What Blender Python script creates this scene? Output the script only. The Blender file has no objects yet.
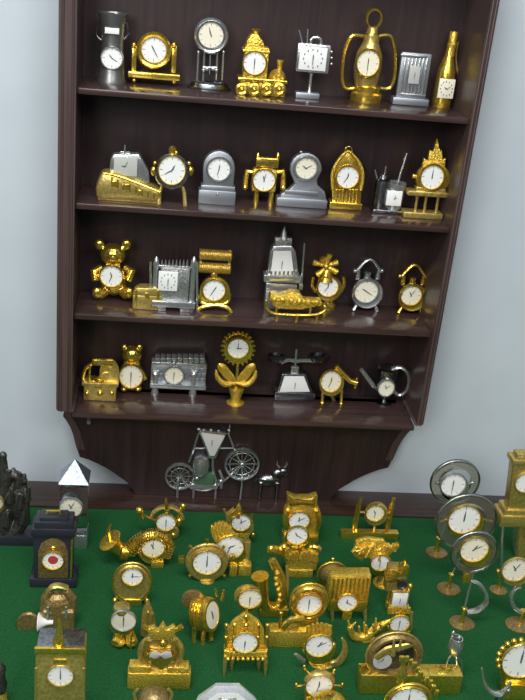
import bpy, bmesh, math, random
from mathutils import Vector, Matrix
random.seed(7)
PI = math.pi
COL = bpy.context.scene.collection

# ------------------------------------------------------------------ camera (fitted to the shelf edges)
ZO = 0.80                                   # table height offset
CAM = Vector((-0.14727, -1.28345, 0.8646 + ZO))
YAW, PITCH, ROLL, F = 0.1281, 0.4126, 0.1003, 959.72
cy_, sy_, cp_, sp_ = math.cos(YAW), math.sin(YAW), math.cos(PITCH), math.sin(PITCH)
FW = Vector((sy_ * cp_, cy_ * cp_, -sp_))
r0 = Vector((cy_, -sy_, 0)); u0 = r0.cross(FW)
RT = math.cos(ROLL) * r0 + math.sin(ROLL) * u0
UP = -math.sin(ROLL) * r0 + math.cos(ROLL) * u0
cd = bpy.data.cameras.new('camera'); cam = bpy.data.objects.new('camera', cd); COL.objects.link(cam)
M = Matrix((RT, UP, -FW)).transposed().to_4x4(); M.translation = CAM
cam.matrix_world = M
cd.sensor_width = 36; cd.lens = F * 36 / 700; cd.clip_start = 0.02
bpy.context.scene.camera = cam

def ray(px, py):
    return FW + RT * ((px - 262.5) / F) - UP * ((py - 350) / F)
def on_y(px, py, Y):
    d = ray(px, py); return CAM + d * ((Y - CAM.y) / d.y)
def on_z(px, py, Z):
    d = ray(px, py); return CAM + d * ((Z - CAM.z) / d.z)

# ------------------------------------------------------------------ materials
MAT = {}
def nt(name):
    m = bpy.data.materials.new(name); m.use_nodes = True
    n = m.node_tree.nodes; l = m.node_tree.links
    return m, n, l, n['Principled BSDF']
def metal(name, col, rough, bump=0.0, scale=400, tint=None, metallic=1.0):
    m, n, l, b = nt(name)
    b.inputs['Metallic'].default_value = metallic; b.inputs['Roughness'].default_value = rough
    b.inputs['Base Color'].default_value = (*col, 1)
    tc = n.new('ShaderNodeTexCoord')
    nz = n.new('ShaderNodeTexNoise'); nz.inputs['Scale'].default_value = scale; nz.inputs['Detail'].default_value = 3
    l.new(tc.outputs['Object'], nz.inputs['Vector'])
    if tint:
        cr = n.new('ShaderNodeValToRGB'); cr.color_ramp.elements[0].position = .35; cr.color_ramp.elements[1].position = .65
        cr.color_ramp.elements[0].color = (*tint, 1); cr.color_ramp.elements[1].color = (*col, 1)
        l.new(nz.outputs['Fac'], cr.inputs['Fac']); l.new(cr.outputs['Color'], b.inputs['Base Color'])
    if bump:
        bp = n.new('ShaderNodeBump'); bp.inputs['Strength'].default_value = bump; bp.inputs['Distance'].default_value = .002
        l.new(nz.outputs['Fac'], bp.inputs['Height']); l.new(bp.outputs['Normal'], b.inputs['Normal'])
    MAT[name] = m
def plain(name, col, rough=.5, **kw):
    m, n, l, b = nt(name)
    b.inputs['Base Color'].default_value = (*col, 1); b.inputs['Roughness'].default_value = rough
    for k, v in kw.items(): b.inputs[k.replace('_', ' ')].default_value = v
    MAT[name] = m
metal('gold', (.94, .70, .14), .21, .10, 300, (.70, .45, .05), .90)
metal('gold_ornate', (.97, .73, .13), .24, .75, 420, (.64, .38, .03), .72)
metal('brass', (.74, .57, .18), .32, .12, 250, (.52, .37, .10), .76)
metal('bronze', (.38, .27, .10), .36, .35, 300, (.22, .15, .05), .65)
metal('silver', (.64, .66, .66), .25, .10, 300, (.50, .52, .52), .85)
metal('silver_ornate', (.52, .53, .52), .30, .55, 450, (.30, .31, .30), .8)
metal('crystal', (.85, .88, .90), .15, .10, 300, (.70, .73, .75), .45)
metal('pewter', (.36, .37, .38), .26, .15, 250, (.20, .20, .21))
metal('satin', (.38, .41, .44), .42, .05, 300, None, .85)
metal('silver_blue', (.42, .47, .55), .22, .05, 200, (.28, .32, .38), .8)
metal('dull_steel', (.27, .27, .26), .36, .1, 200, (.26, .26, .25), .85)
metal('dark_bronze', (.10, .10, .085), .40, .5, 260, (.05, .05, .045), .7)
plain('dial', (.82, .83, .80), .35)
plain('cream', (.80, .76, .60), .35)
plain('grey_dial', (.46, .47, .44), .3)
plain('ink', (.10, .10, .11), .5)
plain('numeral', (.30, .30, .30), .5)
plain('dark', (.02, .02, .02), .3)
plain('red', (.55, .04, .03), .4)
plain('black', (.022, .024, .034), .25)
plain('brown_wood', (.10, .05, .02), .4)
plain('green_glass', (.06, .13, .07), .2)
plain('glass', (.93, .96, .95), .03, Transmission_Weight=1.0, IOR=1.45)
plain('smoke_glass', (.50, .50, .40), .06, Transmission_Weight=.9, IOR=1.25)

def wood(name, c0, c1, axis, rough):
    m, n, l, b = nt(name)
    tc = n.new('ShaderNodeTexCoord'); mp = n.new('ShaderNodeMapping')
    sc = [90, 90, 90]; sc[axis] = 4; mp.inputs['Scale'].default_value = sc
    nz = n.new('ShaderNodeTexNoise'); nz.inputs['Scale'].default_value = 1.4; nz.inputs['Detail'].default_value = 6; nz.inputs['Distortion'].default_value = .6
    cr = n.new('ShaderNodeValToRGB'); cr.color_ramp.elements[0].position = .3; cr.color_ramp.elements[1].position = .75
    cr.color_ramp.elements[0].color = (*c0, 1); cr.color_ramp.elements[1].color = (*c1, 1)
    l.new(tc.outputs['Object'], mp.inputs['Vector']); l.new(mp.outputs['Vector'], nz.inputs['Vector'])
    l.new(nz.outputs['Fac'], cr.inputs['Fac']); l.new(cr.outputs['Color'], b.inputs['Base Color'])
    bp = n.new('ShaderNodeBump'); bp.inputs['Strength'].default_value = .12; bp.inputs['Distance'].default_value = .001
    l.new(nz.outputs['Fac'], bp.inputs['Height']); l.new(bp.outputs['Normal'], b.inputs['Normal'])
    b.inputs['Roughness'].default_value = rough
    MAT[name] = m
wood('wood_v', (.020, .011, .012), (.040, .022, .022), 2, .38)
wood('wood_stile', (.048, .030, .028), (.092, .058, .052), 2, .36)
wood('wood_h', (.034, .019, .017), (.070, .041, .037), 0, .22)
wood('wood_ledge', (.026, .012, .009), (.052, .026, .019), 0, .25)

def surf(name, c0, c1, scale, rough, bump):
    m, n, l, b = nt(name)
    tc = n.new('ShaderNodeTexCoord'); nz = n.new('ShaderNodeTexNoise'); nz.inputs['Scale'].default_value = scale; nz.inputs['Detail'].default_value = 8
    cr = n.new('ShaderNodeValToRGB'); cr.color_ramp.elements[0].position = .3; cr.color_ramp.elements[1].position = .7
    cr.color_ramp.elements[0].color = (*c0, 1); cr.color_ramp.elements[1].color = (*c1, 1)
    l.new(tc.outputs['Object'], nz.inputs['Vector']); l.new(nz.outputs['Fac'], cr.inputs['Fac']); l.new(cr.outputs['Color'], b.inputs['Base Color'])
    bp = n.new('ShaderNodeBump'); bp.inputs['Strength'].default_value = bump; bp.inputs['Distance'].default_value = .0015
    l.new(nz.outputs['Fac'], bp.inputs['Height']); l.new(bp.outputs['Normal'], b.inputs['Normal'])
    b.inputs['Roughness'].default_value = rough
    MAT[name] = m; return b
surf('wall_paint', (.50, .56, .60), (.54, .60, .64), 9, .7, .04)
fb = surf('felt', (.008, .064, .018), (.018, .100, .031), 380, .95, .5)
fb.inputs['Specular IOR Level'].default_value = .1
surf('ceiling_paint', (.75, .76, .77), (.80, .81, .82), 6, .8, .02)
surf('floor_tile', (.12, .11, .10), (.16, .15, .14), 12, .5, .02)

# ------------------------------------------------------------------ mesh builders
class B:
    """One mesh part.  Lengths are given in photo pixels at the thing's own distance and turned into metres."""
    def __init__(s, t, name, mats, parent=None, label=None, remesh=0):
        s.t = t; s.name = name; s.mats = [mats] if isinstance(mats, str) else list(mats)
        s.parent = parent; s.label = label; s.bm = bmesh.new(); s.m = 0; s.o = None; s.remesh = remesh
        t.parts.append(s)
    def _tag(s, geom):
        for g in geom:
            if isinstance(g, bmesh.types.BMFace): g.material_index = s.m
    def face(s, vs):
        try:
            f = s.bm.faces.new(vs); f.material_index = s.m; return f
        except ValueError: pass
    def rings(s, rs, closed_u=True, loop=False, cap=True):
        V = [[s.bm.verts.new(p) for p in r] for r in rs]
        n = len(V[0]); k = len(V)
        for i in range(k if loop else k - 1):
            a, b = V[i], V[(i + 1) % k]
            for j in range(n): s.face((a[j], a[(j + 1) % n], b[(j + 1) % n], b[j]))
        if cap and not loop:
            s.face(V[0][::-1]); s.face(V[-1])
    # -- metre-space primitives
    def mbox(s, x0, x1, y0, y1, z0, z1, bev=0.0, taper=1.0):
        b = bmesh.new(); cx, cy = (x0 + x1) / 2, (y0 + y1) / 2
        v = []
        for z, k in ((z0, 1.0), (z1, taper)):
            for x, y in ((x0, y0), (x1, y0), (x1, y1), (x0, y1)):
                v.append(b.verts.new((cx + (x - cx) * k, cy + (y - cy) * k, z)))
        for q in ((3, 2, 1, 0), (4, 5, 6, 7), (0, 1, 5, 4), (1, 2, 6, 5), (2, 3, 7, 6), (3, 0, 4, 7)): b.faces.new([v[i] for i in q])
        if bev > 0:
            bev = min(bev, .45 * min(abs(x1 - x0) * min(1, taper), abs(y1 - y0) * min(1, taper), abs(z1 - z0)))
            bmesh.ops.bevel(b, geom=b.edges[:], offset=bev, segments=2, affect='EDGES', profile=.5)
        s.merge(b)
    def merge(s, b):
        mp = {v: s.bm.verts.new(v.co) for v in b.verts}
        for f in b.faces: s.face([mp[v] for v in f.verts])
        b.free()
    def mtube(s, P, r, seg=8, closed=False, flat=None):
        P = [Vector(p) for p in P]; n = len(P); rs = []
        R = r if isinstance(r, (list, tuple)) else [r] * n
        up = Vector((0, 1, 0))
        prev = None
        for i in range(n):
            a = P[(i - 1) % n] if (closed or i > 0) else P[i]; b = P[(i + 1) % n] if (closed or i < n - 1) else P[i]
            d = (b - a).normalized()
            if prev is None:
                e = up.cross(d)
                if e.length < .1: e = Vector((1, 0, 0)).cross(d)
                e.normalize()
            else:
                e = (prev - d * prev.dot(d)); e = e.normalized() if e.length > 1e-6 else prev
            prev = e; f = d.cross(e)
            fl = flat or 1.0
            rs.append([P[i] + (e * math.cos(2 * PI * k / seg) + f * math.sin(2 * PI * k / seg) * fl) * R[i] for k in range(seg)])
        s.rings(rs, loop=closed)
    # -- photo-pixel primitives (y = depth behind the front foot, in px)
    def q(s, px, py, y=0): return s.t.q(px, py, y)
    def box(s, x0, x1, yt, yb, y0=0, y1=10, bev=.7, taper=1.0):
        k = s.t.s; xm = (x0 + x1) / 2
        X, z1 = s.q(xm, yt, y0)
        if yb is None: z0 = 0
        else:
            X2, z0 = s.q(xm, yb, y0); X = (X + X2) / 2; z0 = max(0, z0)
        w = (x1 - x0) * k / 2
        s.mbox(X - w, X + w, y0 * k, y1 * k, z0, z1, bev * k, taper)
    def lathe(s, ax, ay, prof, y=0, seg=24, sx=1.0, sy=1.0):
        k = s.t.s; X, _ = s.q(ax, ay, y); rs = []
        low = -1.0
        for i, (r, py) in enumerate(prof):
            z = 0 if py is None else max(0, s.q(ax, py, y)[1])
            if prof[0][1] is None and i < 4 and z < low + .8 * k: z = low + .8 * k if i else 0
            low = z
            rs.append([(X + sx * r * k * math.cos(2 * PI * j / seg), y * k + sy * r * k * math.sin(2 * PI * j / seg), z) for j in range(seg)])
        s.rings(rs)
    def disc(s, px, py, prof, seg=28, sx=1.0, sz=1.0, yref=None):
        """lathe about the depth axis: prof = (radius, depth)"""
        k = s.t.s; X, Z = s.q(px, py, prof[0][1] if yref is None else yref)
        s.rings([[(X + sx * r * k * math.sin(2 * PI * j / seg), y * k, Z + sz * r * k * math.cos(2 * PI * j / seg)) for j in range(seg)] for r, y in prof])
    def ring(s, px, py, R, r, y=0, seg=32, sx=1.0, sz=1.0, ry=1.0, a0=0, a1=360, rs=10):
        k = s.t.s; X, Z = s.q(px, py, y); full = abs(a1 - a0) >= 360; n = seg if full else seg + 1; rr = []
        for i in range(n):
            a = math.radians(a0 + (a1 - a0) * i / seg)
            c = Vector((X + sx * R * k * math.sin(a), y * k, Z + sz * R * k * math.cos(a)))
            d = Vector((math.sin(a), 0, math.cos(a)))
            rr.append([c + d * (r * k * math.cos(2 * PI * j / rs)) + Vector((0, 1, 0)) * (ry * r * k * math.sin(2 * PI * j / rs)) for j in range(rs)])
        s.rings(rr, loop=full)
    def ball(s, px, py, rx, rz=None, ry=None, y=0, seg=14):
        rz = rz or rx; ry = ry or min(rx, rz); k = s.t.s; X, Z = s.q(px, py, y); n = seg // 2 + 1
        Z = max(Z, rz * k)
        s.rings([[(X + rx * k * max(.02, math.sin(PI * i / n)) * math.cos(2 * PI * j / seg), y * k + ry * k * max(.02, math.sin(PI * i / n)) * math.sin(2 * PI * j / seg), Z - rz * k * math.cos(PI * i / n)) for j in range(seg)] for i in range(n + 1)])
    def P3(s, p):
        y = p[2] if len(p) > 2 else 0
        if p[1] is None:
            X, _ = s.q(p[0], s.t.by, y); return Vector((X, y * s.t.s, 0))
        X, Z = s.q(p[0], p[1], y); return Vector((X, y * s.t.s, max(0, Z)))
    def tube(s, pts, r, seg=8, closed=False, flat=None, smooth=0):
        k = s.t.s; P = [s.P3(p) for p in pts]
        R = [x * k for x in r] if isinstance(r, (list, tuple)) else r * k
        if smooth:
            Q = []; n = len(P); RR = []
            for i in range(n - 1):
                p0, p1, p2, p3 = P[max(i - 1, 0)], P[i], P[i + 1], P[min(i + 2, n - 1)]
                for j in range(smooth):
                    t = j / smooth
                    Q.append(.5 * ((2 * p1) + (p2 - p0) * t + (2 * p0 - 5 * p1 + 4 * p2 - p3) * t * t + (3 * p1 - p0 - 3 * p2 + p3) * t ** 3))
                    RR.append(R[i] * (1 - t) + R[i + 1] * t if isinstance(R, list) else R)
            Q.append(P[-1]); RR.append(R[-1] if isinstance(R, list) else R); P, R = Q, RR
        s.mtube(P, R, seg, closed, flat)
    def poly(s, pts, y0=0, y1=8, bev=.6):
        k = s.t.s; b = bmesh.new()
        P = [s.P3((p[0], p[1], y0)) for p in pts]
        A = [b.verts.new((p.x, y0 * k, p.z)) for p in P]; C = [b.verts.new((p.x, y1 * k, p.z)) for p in P]; n = len(P)
        b.faces.new(A); b.faces.new(C[::-1])
        for i in range(n): b.faces.new((A[i], C[i], C[(i + 1) % n], A[(i + 1) % n]))
        bmesh.ops.recalc_face_normals(b, faces=b.faces[:])
        if bev: bmesh.ops.bevel(b, geom=b.edges[:], offset=bev * k, segments=2, affect='EDGES', profile=.5, clamp_overlap=True)
        s.merge(b)
    def arc_wall(s, *a): pass
    def end(s):
        bm = s.bm
        bmesh.ops.recalc_face_normals(bm, faces=bm.faces[:])
        for f in bm.faces: f.smooth = True
        for e in bm.edges:
            if len(e.link_faces) == 2 and e.calc_face_angle(0) > math.radians(38): e.smooth = False
        me = bpy.data.meshes.new(s.name); bm.to_mesh(me); bm.free()
        for m in s.mats: me.materials.append(MAT[m])
        o = bpy.data.objects.new(s.name, me); COL.objects.link(o)
        if s.remesh:
            md = o.modifiers.new('remesh', 'REMESH'); md.mode = 'VOXEL'; md.voxel_size = s.remesh * s.t.s; md.use_smooth_shade = True
            sm = o.modifiers.new('smooth', 'SMOOTH'); sm.iterations = 1
        if s.label: o['label'] = s.label
        s.o = o
        return o

SURF = {}
class T:
    """A thing: an Empty at its front foot (bx, by in the photo) that parents its parts."""
    def __init__(s, name, label, bx, by, surf, group, cat='clock', Y=None):
        z = SURF[surf][0]
        p = on_z(bx, by, z)
        lo, hi = SURF[surf][1:]
        yy = Y if Y is not None else min(max(p.y, lo), hi)
        if abs(yy - p.y) > 1e-6:
            p = on_y(bx, by, yy); p.z = z
        s.w = p; s.by = by; s.parts = []
        s.s = (p - CAM).dot(FW) / F
        s.o = bpy.data.objects.new(name, None); COL.objects.link(s.o); s.o.location = p; s.o.empty_display_size = .01
        s.o['label'] = label; s.o['category'] = cat; s.o['group'] = group
        s.name = name; s.flagY = p.y
    def q(s, px, py, y=0):
        v = on_y(px, py, s.w.y + y * s.s); return v.x - s.w.x, v.z - s.w.z
    def part(s, name, mats, parent=None, label=None, remesh=0): return B(s, name, mats, parent, label, remesh)
    def dial(s, px, py, r, y=0, bez='gold', bw=2.0, face='dial', hm=(10.2, 2), sx=1.0, sz=1.0, ticks=True, bd=2.2, parent=None):
        if bez:
            b = s.part('bezel', bez, parent)
            k = s.s; X, Z = s.q(px, py, y); seg = 32
            pr = [(r - .2, y), (r + bw, y), (r + bw, y - bd * .5), (r + bw * .6, y - bd), (r + bw * .15, y - bd), (r - .2, y - bd * .3)]
            b.rings([[(X + sx * a * k * math.sin(2 * PI * j / seg), d * k, Z + sz * a * k * math.cos(2 * PI * j / seg)) for j in range(seg)] for a, d in pr], loop=True)
        f = s.part('clock_face', [face, 'numeral'], parent)
        k = s.s; X, Z = s.q(px, py, y)
        yf = y - .5
        f.rings([[(X + sx * a * k * math.sin(2 * PI * j / 28), d * k, Z + sz * a * k * math.cos(2 * PI * j / 28)) for j in range(28)] for a, d in ((r * .02, yf - .1), (r * .6, yf - .08), (r, yf), (r, yf + 1.0))])
        f.m = 1
        if ticks:
            for i in range(12):
                a = 2 * PI * i / 12; L = .16 if i % 3 else .22; w = .022 if i % 3 else .038
                c, sn = math.cos(a), math.sin(a)
                pts = []
                for rr, ww in ((.93, w), (.93, -w), (.93 - L, -w * .7), (.93 - L, w * .7)):
                    x_, z_ = rr * sn + ww * c, rr * c - ww * sn
                    pts.append((X + sx * x_ * r * k, (yf - .16) * k, Z + sz * z_ * r * k))
                f.face([f.bm.verts.new(p) for p in pts])
        s.hands(px, py, r, y, hm, sx, sz, f)
        return f
    def hands(s, px, py, r, y, hm, sx=1.0, sz=1.0, f=None):
        k = s.s; X, Z = s.q(px, py, y); yf = y - .5
        h, mi = hm
        for nm, a, L, w, d in (('hour_hand', h / 12 * 2 * PI, .46, .045, .35), ('minute_hand', mi / 60 * 2 * PI, .72, .030, .5)):
            g = s.part(nm, 'ink', f)
            c, sn = math.cos(a), math.sin(a); V = []
            for dd in (d, d + .12):
                V.append([g.bm.verts.new((X + sx * (t * sn + ww * c) * r * k, (yf - dd) * k, Z + sz * (t * c - ww * sn) * r * k)) for t, ww in ((-.15, w), (-.15, -w), (L * .6, -w * 1.2), (L, 0), (L * .6, w * 1.2))])
            g.face(V[0]); g.face(V[1][::-1])
            for j in range(5): g.face((V[0][j], V[1][j], V[1][(j + 1) % 5], V[0][(j + 1) % 5]))
    def done(s):
        for p in s.parts: p.end()
        for p in s.parts:
            par = p.parent.o if isinstance(p.parent, B) else (p.parent or s.o)
            p.o.parent = par
        return s.o

class W:                                     # world-space carrier so the same builders make the setting
    s = 1.0; by = 0
    def __init__(s): s.parts = []
def room(name, mat, fn, kind='structure', parent=None, label=None, bevel=0):
    w = W(); b = B(w, name, mat); fn(b); o = b.end()
    if kind: o['kind'] = kind
    if parent: o.parent = parent
    if label: o['label'] = label
    return o

# ------------------------------------------------------------------ setting
D = .12                                      # depth of the shelf case; the wall stands at Y = D
WX = .28
zl = sum(on_y(x, y, D).z for x, y in ((20, 479), (128, 482), (345, 490), (525, 498))) / 4     # height of the ledge along the wall
felt_back = on_z(260, 513, zl - .002).y
ZF = zl - .003
print('ledge z', zl, 'felt back y', felt_back, [round(on_y(x, y, D).z, 3) for x, y in ((20, 479), (128, 482), (345, 490), (525, 498))])
room('wall_back', 'wall_paint', lambda b: b.mbox(-1.8, 1.8, D, D + .08, 0, 2.75))
room('floor', 'floor_tile', lambda b: b.mbox(-1.8, 1.8, -2.6, D + .08, -.05, 0))
room('baseboard_back', 'wood_ledge', lambda b: (b.mbox(-1.8, -.97, D - .015, D, 0, .09), b.mbox(1.17, 1.8, D - .015, D, 0, .09)))

# display table against the wall
tab = bpy.data.objects.new('display_table', None); COL.objects.link(tab); tab.location = (.1, -.35, 0)
tab['label'] = 'long display table covered in green felt with a dark wooden ledge along the wall'; tab['category'] = 'table'
TX0, TX1, TY0 = -.95, 1.15, -.95
def tpart(name, mat, fn, label=None):
    o = room(name, mat, fn, kind=None, label=label); o.parent = tab; o.matrix_parent_inverse = Matrix.Translation((-.1, .35, 0)); return o
tpart('back_ledge', 'wood_ledge', lambda b: b.mbox(TX0, TX1, felt_back, D - .0005, zl - .035, zl, .002), 'dark polished wooden ledge')
tpart('felt_top', 'felt', lambda b: b.mbox(TX0 + .03, TX1 - .03, TY0 + .03, felt_back - .0003, ZF - .02, ZF), 'green felt')
tpart('edge_frame', 'wood_ledge', lambda b: (b.mbox(TX0, TX1, TY0, TY0 + .03, zl - .035, zl, .002), b.mbox(TX0, TX0 + .0298, TY0 + .03, felt_back - .0003, zl - .035, zl, .002), b.mbox(TX1 - .0298, TX1, TY0 + .03, felt_back - .0003, zl - .035, zl, .002)))
for x in (TX0 + .05, TX1 - .05):
    for y in (TY0 + .05, D - .06):
        tpart('leg', 'wood_ledge', lambda b: b.mbox(x - .03, x + .03, y - .03, y + .03, 0, zl - .035, .003))
tpart('apron', 'wood_ledge', lambda b: b.mbox(TX0 + .02, TX1 - .02, TY0 + .02, D - .02, zl - .12, zl - .0352))

# wall shelf
sh = bpy.data.objects.new('wall_shelf', None); COL.objects.link(sh); sh.location = (0, D, zl)
sh['label'] = 'dark brown wooden wall shelf with four tiers and a curved bottom apron'; sh['category'] = 'shelf'
def spart(name, mat, fn, label=None):
    o = room(name, mat, fn, kind=None, label=label); o.parent = sh; o.matrix_parent_inverse = Matrix.Translation((0, -D, -zl)); return o
YS = .008                                    # shelf boards sit a little behind the stile fronts
edges = [((82, 94), (474, 119)), ((80, 210), (451, 227)), ((79, 318), (434, 334)), ((78, 415), (417, 429))]
ZS = [(on_y(*a, YS).z + on_y(*c, YS).z) / 2 for a, c in edges]
print('shelf z', [round(z, 4) for z in ZS])
INX = WX - .0228; INR = WX - .0105
ztop = ZS[0] + .235
T2 = .0042
zc = (on_y(55, 404, 0).z + on_y(420, 429, 0).z) / 2 - .003
def side(sg):
    def fn(b):
        pr = [(-WX, ztop), (-WX, zc + .003), (-WX + .003, zc)]
        wd = .0228 if sg < 0 else .0105
        out = [[(sg * x * -1 if sg > 0 else x, y, z) for x, y, z in ((px, 0, pz), (px + wd, 0, pz), (px + wd, D - .0005, pz), (px, D - .0005, pz))] for px, pz in pr]
        b.rings(out)
        # two raised beads on the stile front
        for off in ((.0035, .0165) if sg < 0 else (.001, .006)):
            P = [((-1 if sg > 0 else 1) * (px + off + .002), -.0004, pz) for px, pz in pr]
            b.mtube(P, .0018, 8)
    return fn
spart('side_panel', 'wood_stile', side(-1)); spart('side_panel', 'wood_stile', side(1))
spart('back_panel', 'wood_v', lambda b: b.mbox(-INX, INR, D - .009, D - .0006, ZS[3] - .01, ztop))
for i, z in enumerate(ZS):
    spart('shelf_board', 'wood_h', lambda b: b.mbox(-INX + .0002, INR - .0002, YS, D - .0092, z - T2, z + T2, .0012))
spart('top_board', 'wood_h', lambda b: b.mbox(-INX + .0002, INR - .0002, YS, D - .0092, ztop - .012, ztop))
# apron below the lowest board: a back board with a scrolled outline that runs down to the ledge
YA = .086
def apron_outline():
    L = [on_y(x, y, YA) for x, y in ((61, 411), (65, 416), (69.5, 423), (72.5, 430), (74.5, 437), (77, 446), (80, 454.5), (89, 457), (98.6, 461), (107, 465.5), (115, 471), (122, 477), (127, 481.5))]
    R = [on_y(x, y, YA) for x, y in ((408, 433), (404, 437), (400, 443), (397, 449), (394.5, 455), (391.5, 462), (388, 470), (380, 472), (372, 475), (363, 478.5), (355, 482), (347, 486), (339, 490))]
    P = [((r.x - l.x) / 2, (l.z + r.z) / 2, (l.x + r.x) / 2) for l, r in zip(L, R)]
    return P
AO = apron_outline()
print('apron', [(round(a, 3), round(z - zl, 3), round(c, 3)) for a, z, c in AO])
AC = sum(c for _, _, c in AO) / len(AO)
top_z = ZS[3] - T2 - .0005
AP = [(INX - .0006 - abs(AC), top_z), (INX - .0006 - abs(AC), zc - .0004), (WX - .001 - abs(AC), zc - .0006)] + [(a, z) for a, z, _ in AO if z < zc - .001]
ex, ez = AP[-1]
AP += [(ex - .008, ez * .55 + zl * .45), (ex - .014, zl + .0006)]
def apron(b):
    P = [(AC + x, z) for x, z in AP] + [(AC - x, z) for x, z in AP[::-1]]
    A = [b.bm.verts.new((x, YA, z)) for x, z in P]; C = [b.bm.verts.new((x, D - .0006, z)) for x, z in P]
    m = len(P); h = len(AP)
    for i in range(h - 1):
        b.face((A[i], A[i + 1], A[m - 2 - i], A[m - 1 - i])); b.face((C[i], C[i + 1], C[m - 2 - i], C[m - 1 - i]))
    for i in range(m): b.face((A[i], A[(i + 1) % m], C[(i + 1) % m], C[i]))
spart('apron', 'wood_v', apron)
def edge_trim(sg):
    def fn(b):
        Q = [(AC + sg * x, z) for x, z in AP[2:9]]
        rs = []
        for x, z in Q:
            rs.append([(x, YA - .003, z), (x - sg * .013, YA - .003, z), (x - sg * .013, YA - .0002, z), (x, YA - .0002, z)])
        b.rings(rs)
    return fn
spart('apron_trim', 'wood_stile', edge_trim(-1)); spart('apron_trim', 'wood_stile', edge_trim(1))
def screw(b):
    p = on_y(89, 422, YA - .003)
    prof = [(.0001, -.004), (.003, -.0035), (.0042, -.0015), (.0042, 0), (.0042, .0028)]
    b.rings([[(p.x + r * math.sin(2 * PI * j / 16), YA - .003 + y, p.z + r * math.cos(2 * PI * j / 16)) for j in range(16)] for r, y in prof])
spart('screw_cap', 'silver', screw, 'shiny silver screw cap')

for i, z in enumerate(ZS): SURF['s%d' % (i + 1)] = (z + T2, YS + .004, D - .045)
SURF['t'] = (ZF, TY0, felt_back - .002)
SURF['l'] = (zl, felt_back, D - .03)
# ------------------------------------------------------------------ the clocks on the shelf
G1 = 'miniature clocks on the top tier'; G2 = 'miniature clocks on the second tier'; G3 = 'miniature clocks on the third tier'; G4 = 'miniature clocks on the lowest tier'

# --- top tier
t = T('milk_churn_clock', 'dark grey waisted metal churn clock with pale name plate, left end of top shelf', 112, 85, 's1', G1)
b = t.part('body', 'dull_steel'); b.lathe(112, 60, [(14.5, None), (14.5, 80), (13, 76), (12, 62), (10.8, 44), (11, 36), (12.5, 24), (14.5, 15), (14.8, 12.5), (13, 12.5), (11, 22), (2, 26)], y=14)
b = t.part('lid', 'pewter'); b.lathe(112, 20, [(10.5, 22), (8.5, 17), (5, 14), (2, 13)], y=14)
b = t.part('name_plate', 'dial'); b.box(105, 119, 28, 34, 1.5, 6, .4)
for s in (-1, 1): b = t.part('side_handle', 'pewter'); b.tube([(112 + s * 11, 40, 14), (112 + s * 16, 34, 14), (112 + s * 14, 22, 14)], 1.1, smooth=4)
t.dial(112, 58, 10, y=2, bez='silver', bw=1.6, hm=(10.6, 20)); t.done()

t = T('swing_frame_clock', 'gold swing-frame clock, round white dial between two posts, on the top shelf', 154, 84, 's1', G1)
b = t.part('base', 'gold'); b.box(128, 180, 73, 79.5, 0, 12, 1)
for x in (134, 174):
    b = t.part('foot', 'gold'); b.ball(x, 82, 2.6, y=5)
    b = t.part('post', 'gold'); b.box(x - 2.5, x + 2.5, 46, 73, 3, 8, .8); b.ball(x, 44.5, 2.4, y=5.5); b.lathe(x, 45, [(3.4, 48), (3.4, 46)], y=5.5, seg=12)
b = t.part('ring', 'gold'); b.disc(154, 50, [(17.5, 8), (17.5, 3), (16, 1.5), (12, 3), (12, 8)])
b = t.part('pivot', 'gold'); b.tube([(136, 50, 5.5), (172, 51, 5.5)], 1.2)
t.dial(154, 50, 12, y=2.6, bez='brass', bw=1.5, hm=(11, 25)); t.done()

t = T('anniversary_clock', 'silver anniversary clock with four posts, pendulum and round stepped base, top shelf', 209, 92, 's1', G1)
b = t.part('base', 'pewter'); b.lathe(209, 88, [(22.5, None), (22.5, 88.5), (20, 86), (18.5, 83), (17, 81.5), (15, 80.5), (1, 80)], y=22.5, sy=.8)
for x in (197, 203, 216, 222):
    b = t.part('post', 'silver'); b.tube([(x, 80, 20), (x + 1.5, 51, 20)], 1.1); b.ball(x + 1.5, 52, 1.8, y=20)
b = t.part('pendulum', 'silver'); b.tube([(209.5, 74, 17), (210.5, 52, 17)], .7)
for x in (203.5, 207, 213, 216.5): b.ball(x, 68 + abs(x - 210) * .3, 2.1, y=17)
b.tube([(203, 67, 17), (217, 67.5, 17)], .8)
b = t.part('case', 'silver'); b.disc(211, 35, [(17, 24), (17, 15), (15.5, 13.5), (12.5, 15), (12.5, 24)]); b.box(206, 216, 49, 54, 15, 23)
t.dial(211, 35, 12.3, y=14.5, bez='pewter', bw=1.2, face='cream', hm=(11.3, 57)); t.done()

t = T('locomotive_clock', 'gold steam locomotive clock with round dial and small wheels, on the top shelf', 262, 97, 's1', G1)
b = t.part('cab', 'gold_ornate'); b.box(244, 268, 47, 82, 3, 22, 1.2); b.poly([(246, 50), (266, 50), (263, 41), (258, 34), (252, 34), (247, 41)], 4, 20, 1); b.box(243, 270, 50, 53, 2, 23, .8)
b = t.part('chimney', 'gold'); b.lathe(256, 30, [(3.5, 42), (3, 34), (4.5, 31), (5, 29), (3, 29)], y=11)
b = t.part('boiler', 'gold_ornate'); b.ring(277, 78, 4, 4.6, y=13, ry=2.4); b.ball(277, 78, 9, 9, 9, y=13); b.lathe(280, 64, [(4, 74), (2.6, 70), (2.6, 64), (3.6, 62), (3.6, 60), (2, 60)], y=12)
b = t.part('footplate', 'gold'); b.box(238, 288, 79, 82.5, 2, 24, 1)
for x in (242, 254.5, 267, 279.5):
    b = t.part('wheel', 'gold'); b.disc(x, 89.5, [(1, .6), (4.4, -.4), (6.4, .4), (7, 2.5), (6.4, 4.5), (1, 5)], seg=20); b.ball(x, 89.5, 2, y=-.4)
b = t.part('underframe', 'gold_ornate'); b.box(240, 286, 83, None, 6, 20, .8)
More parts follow.
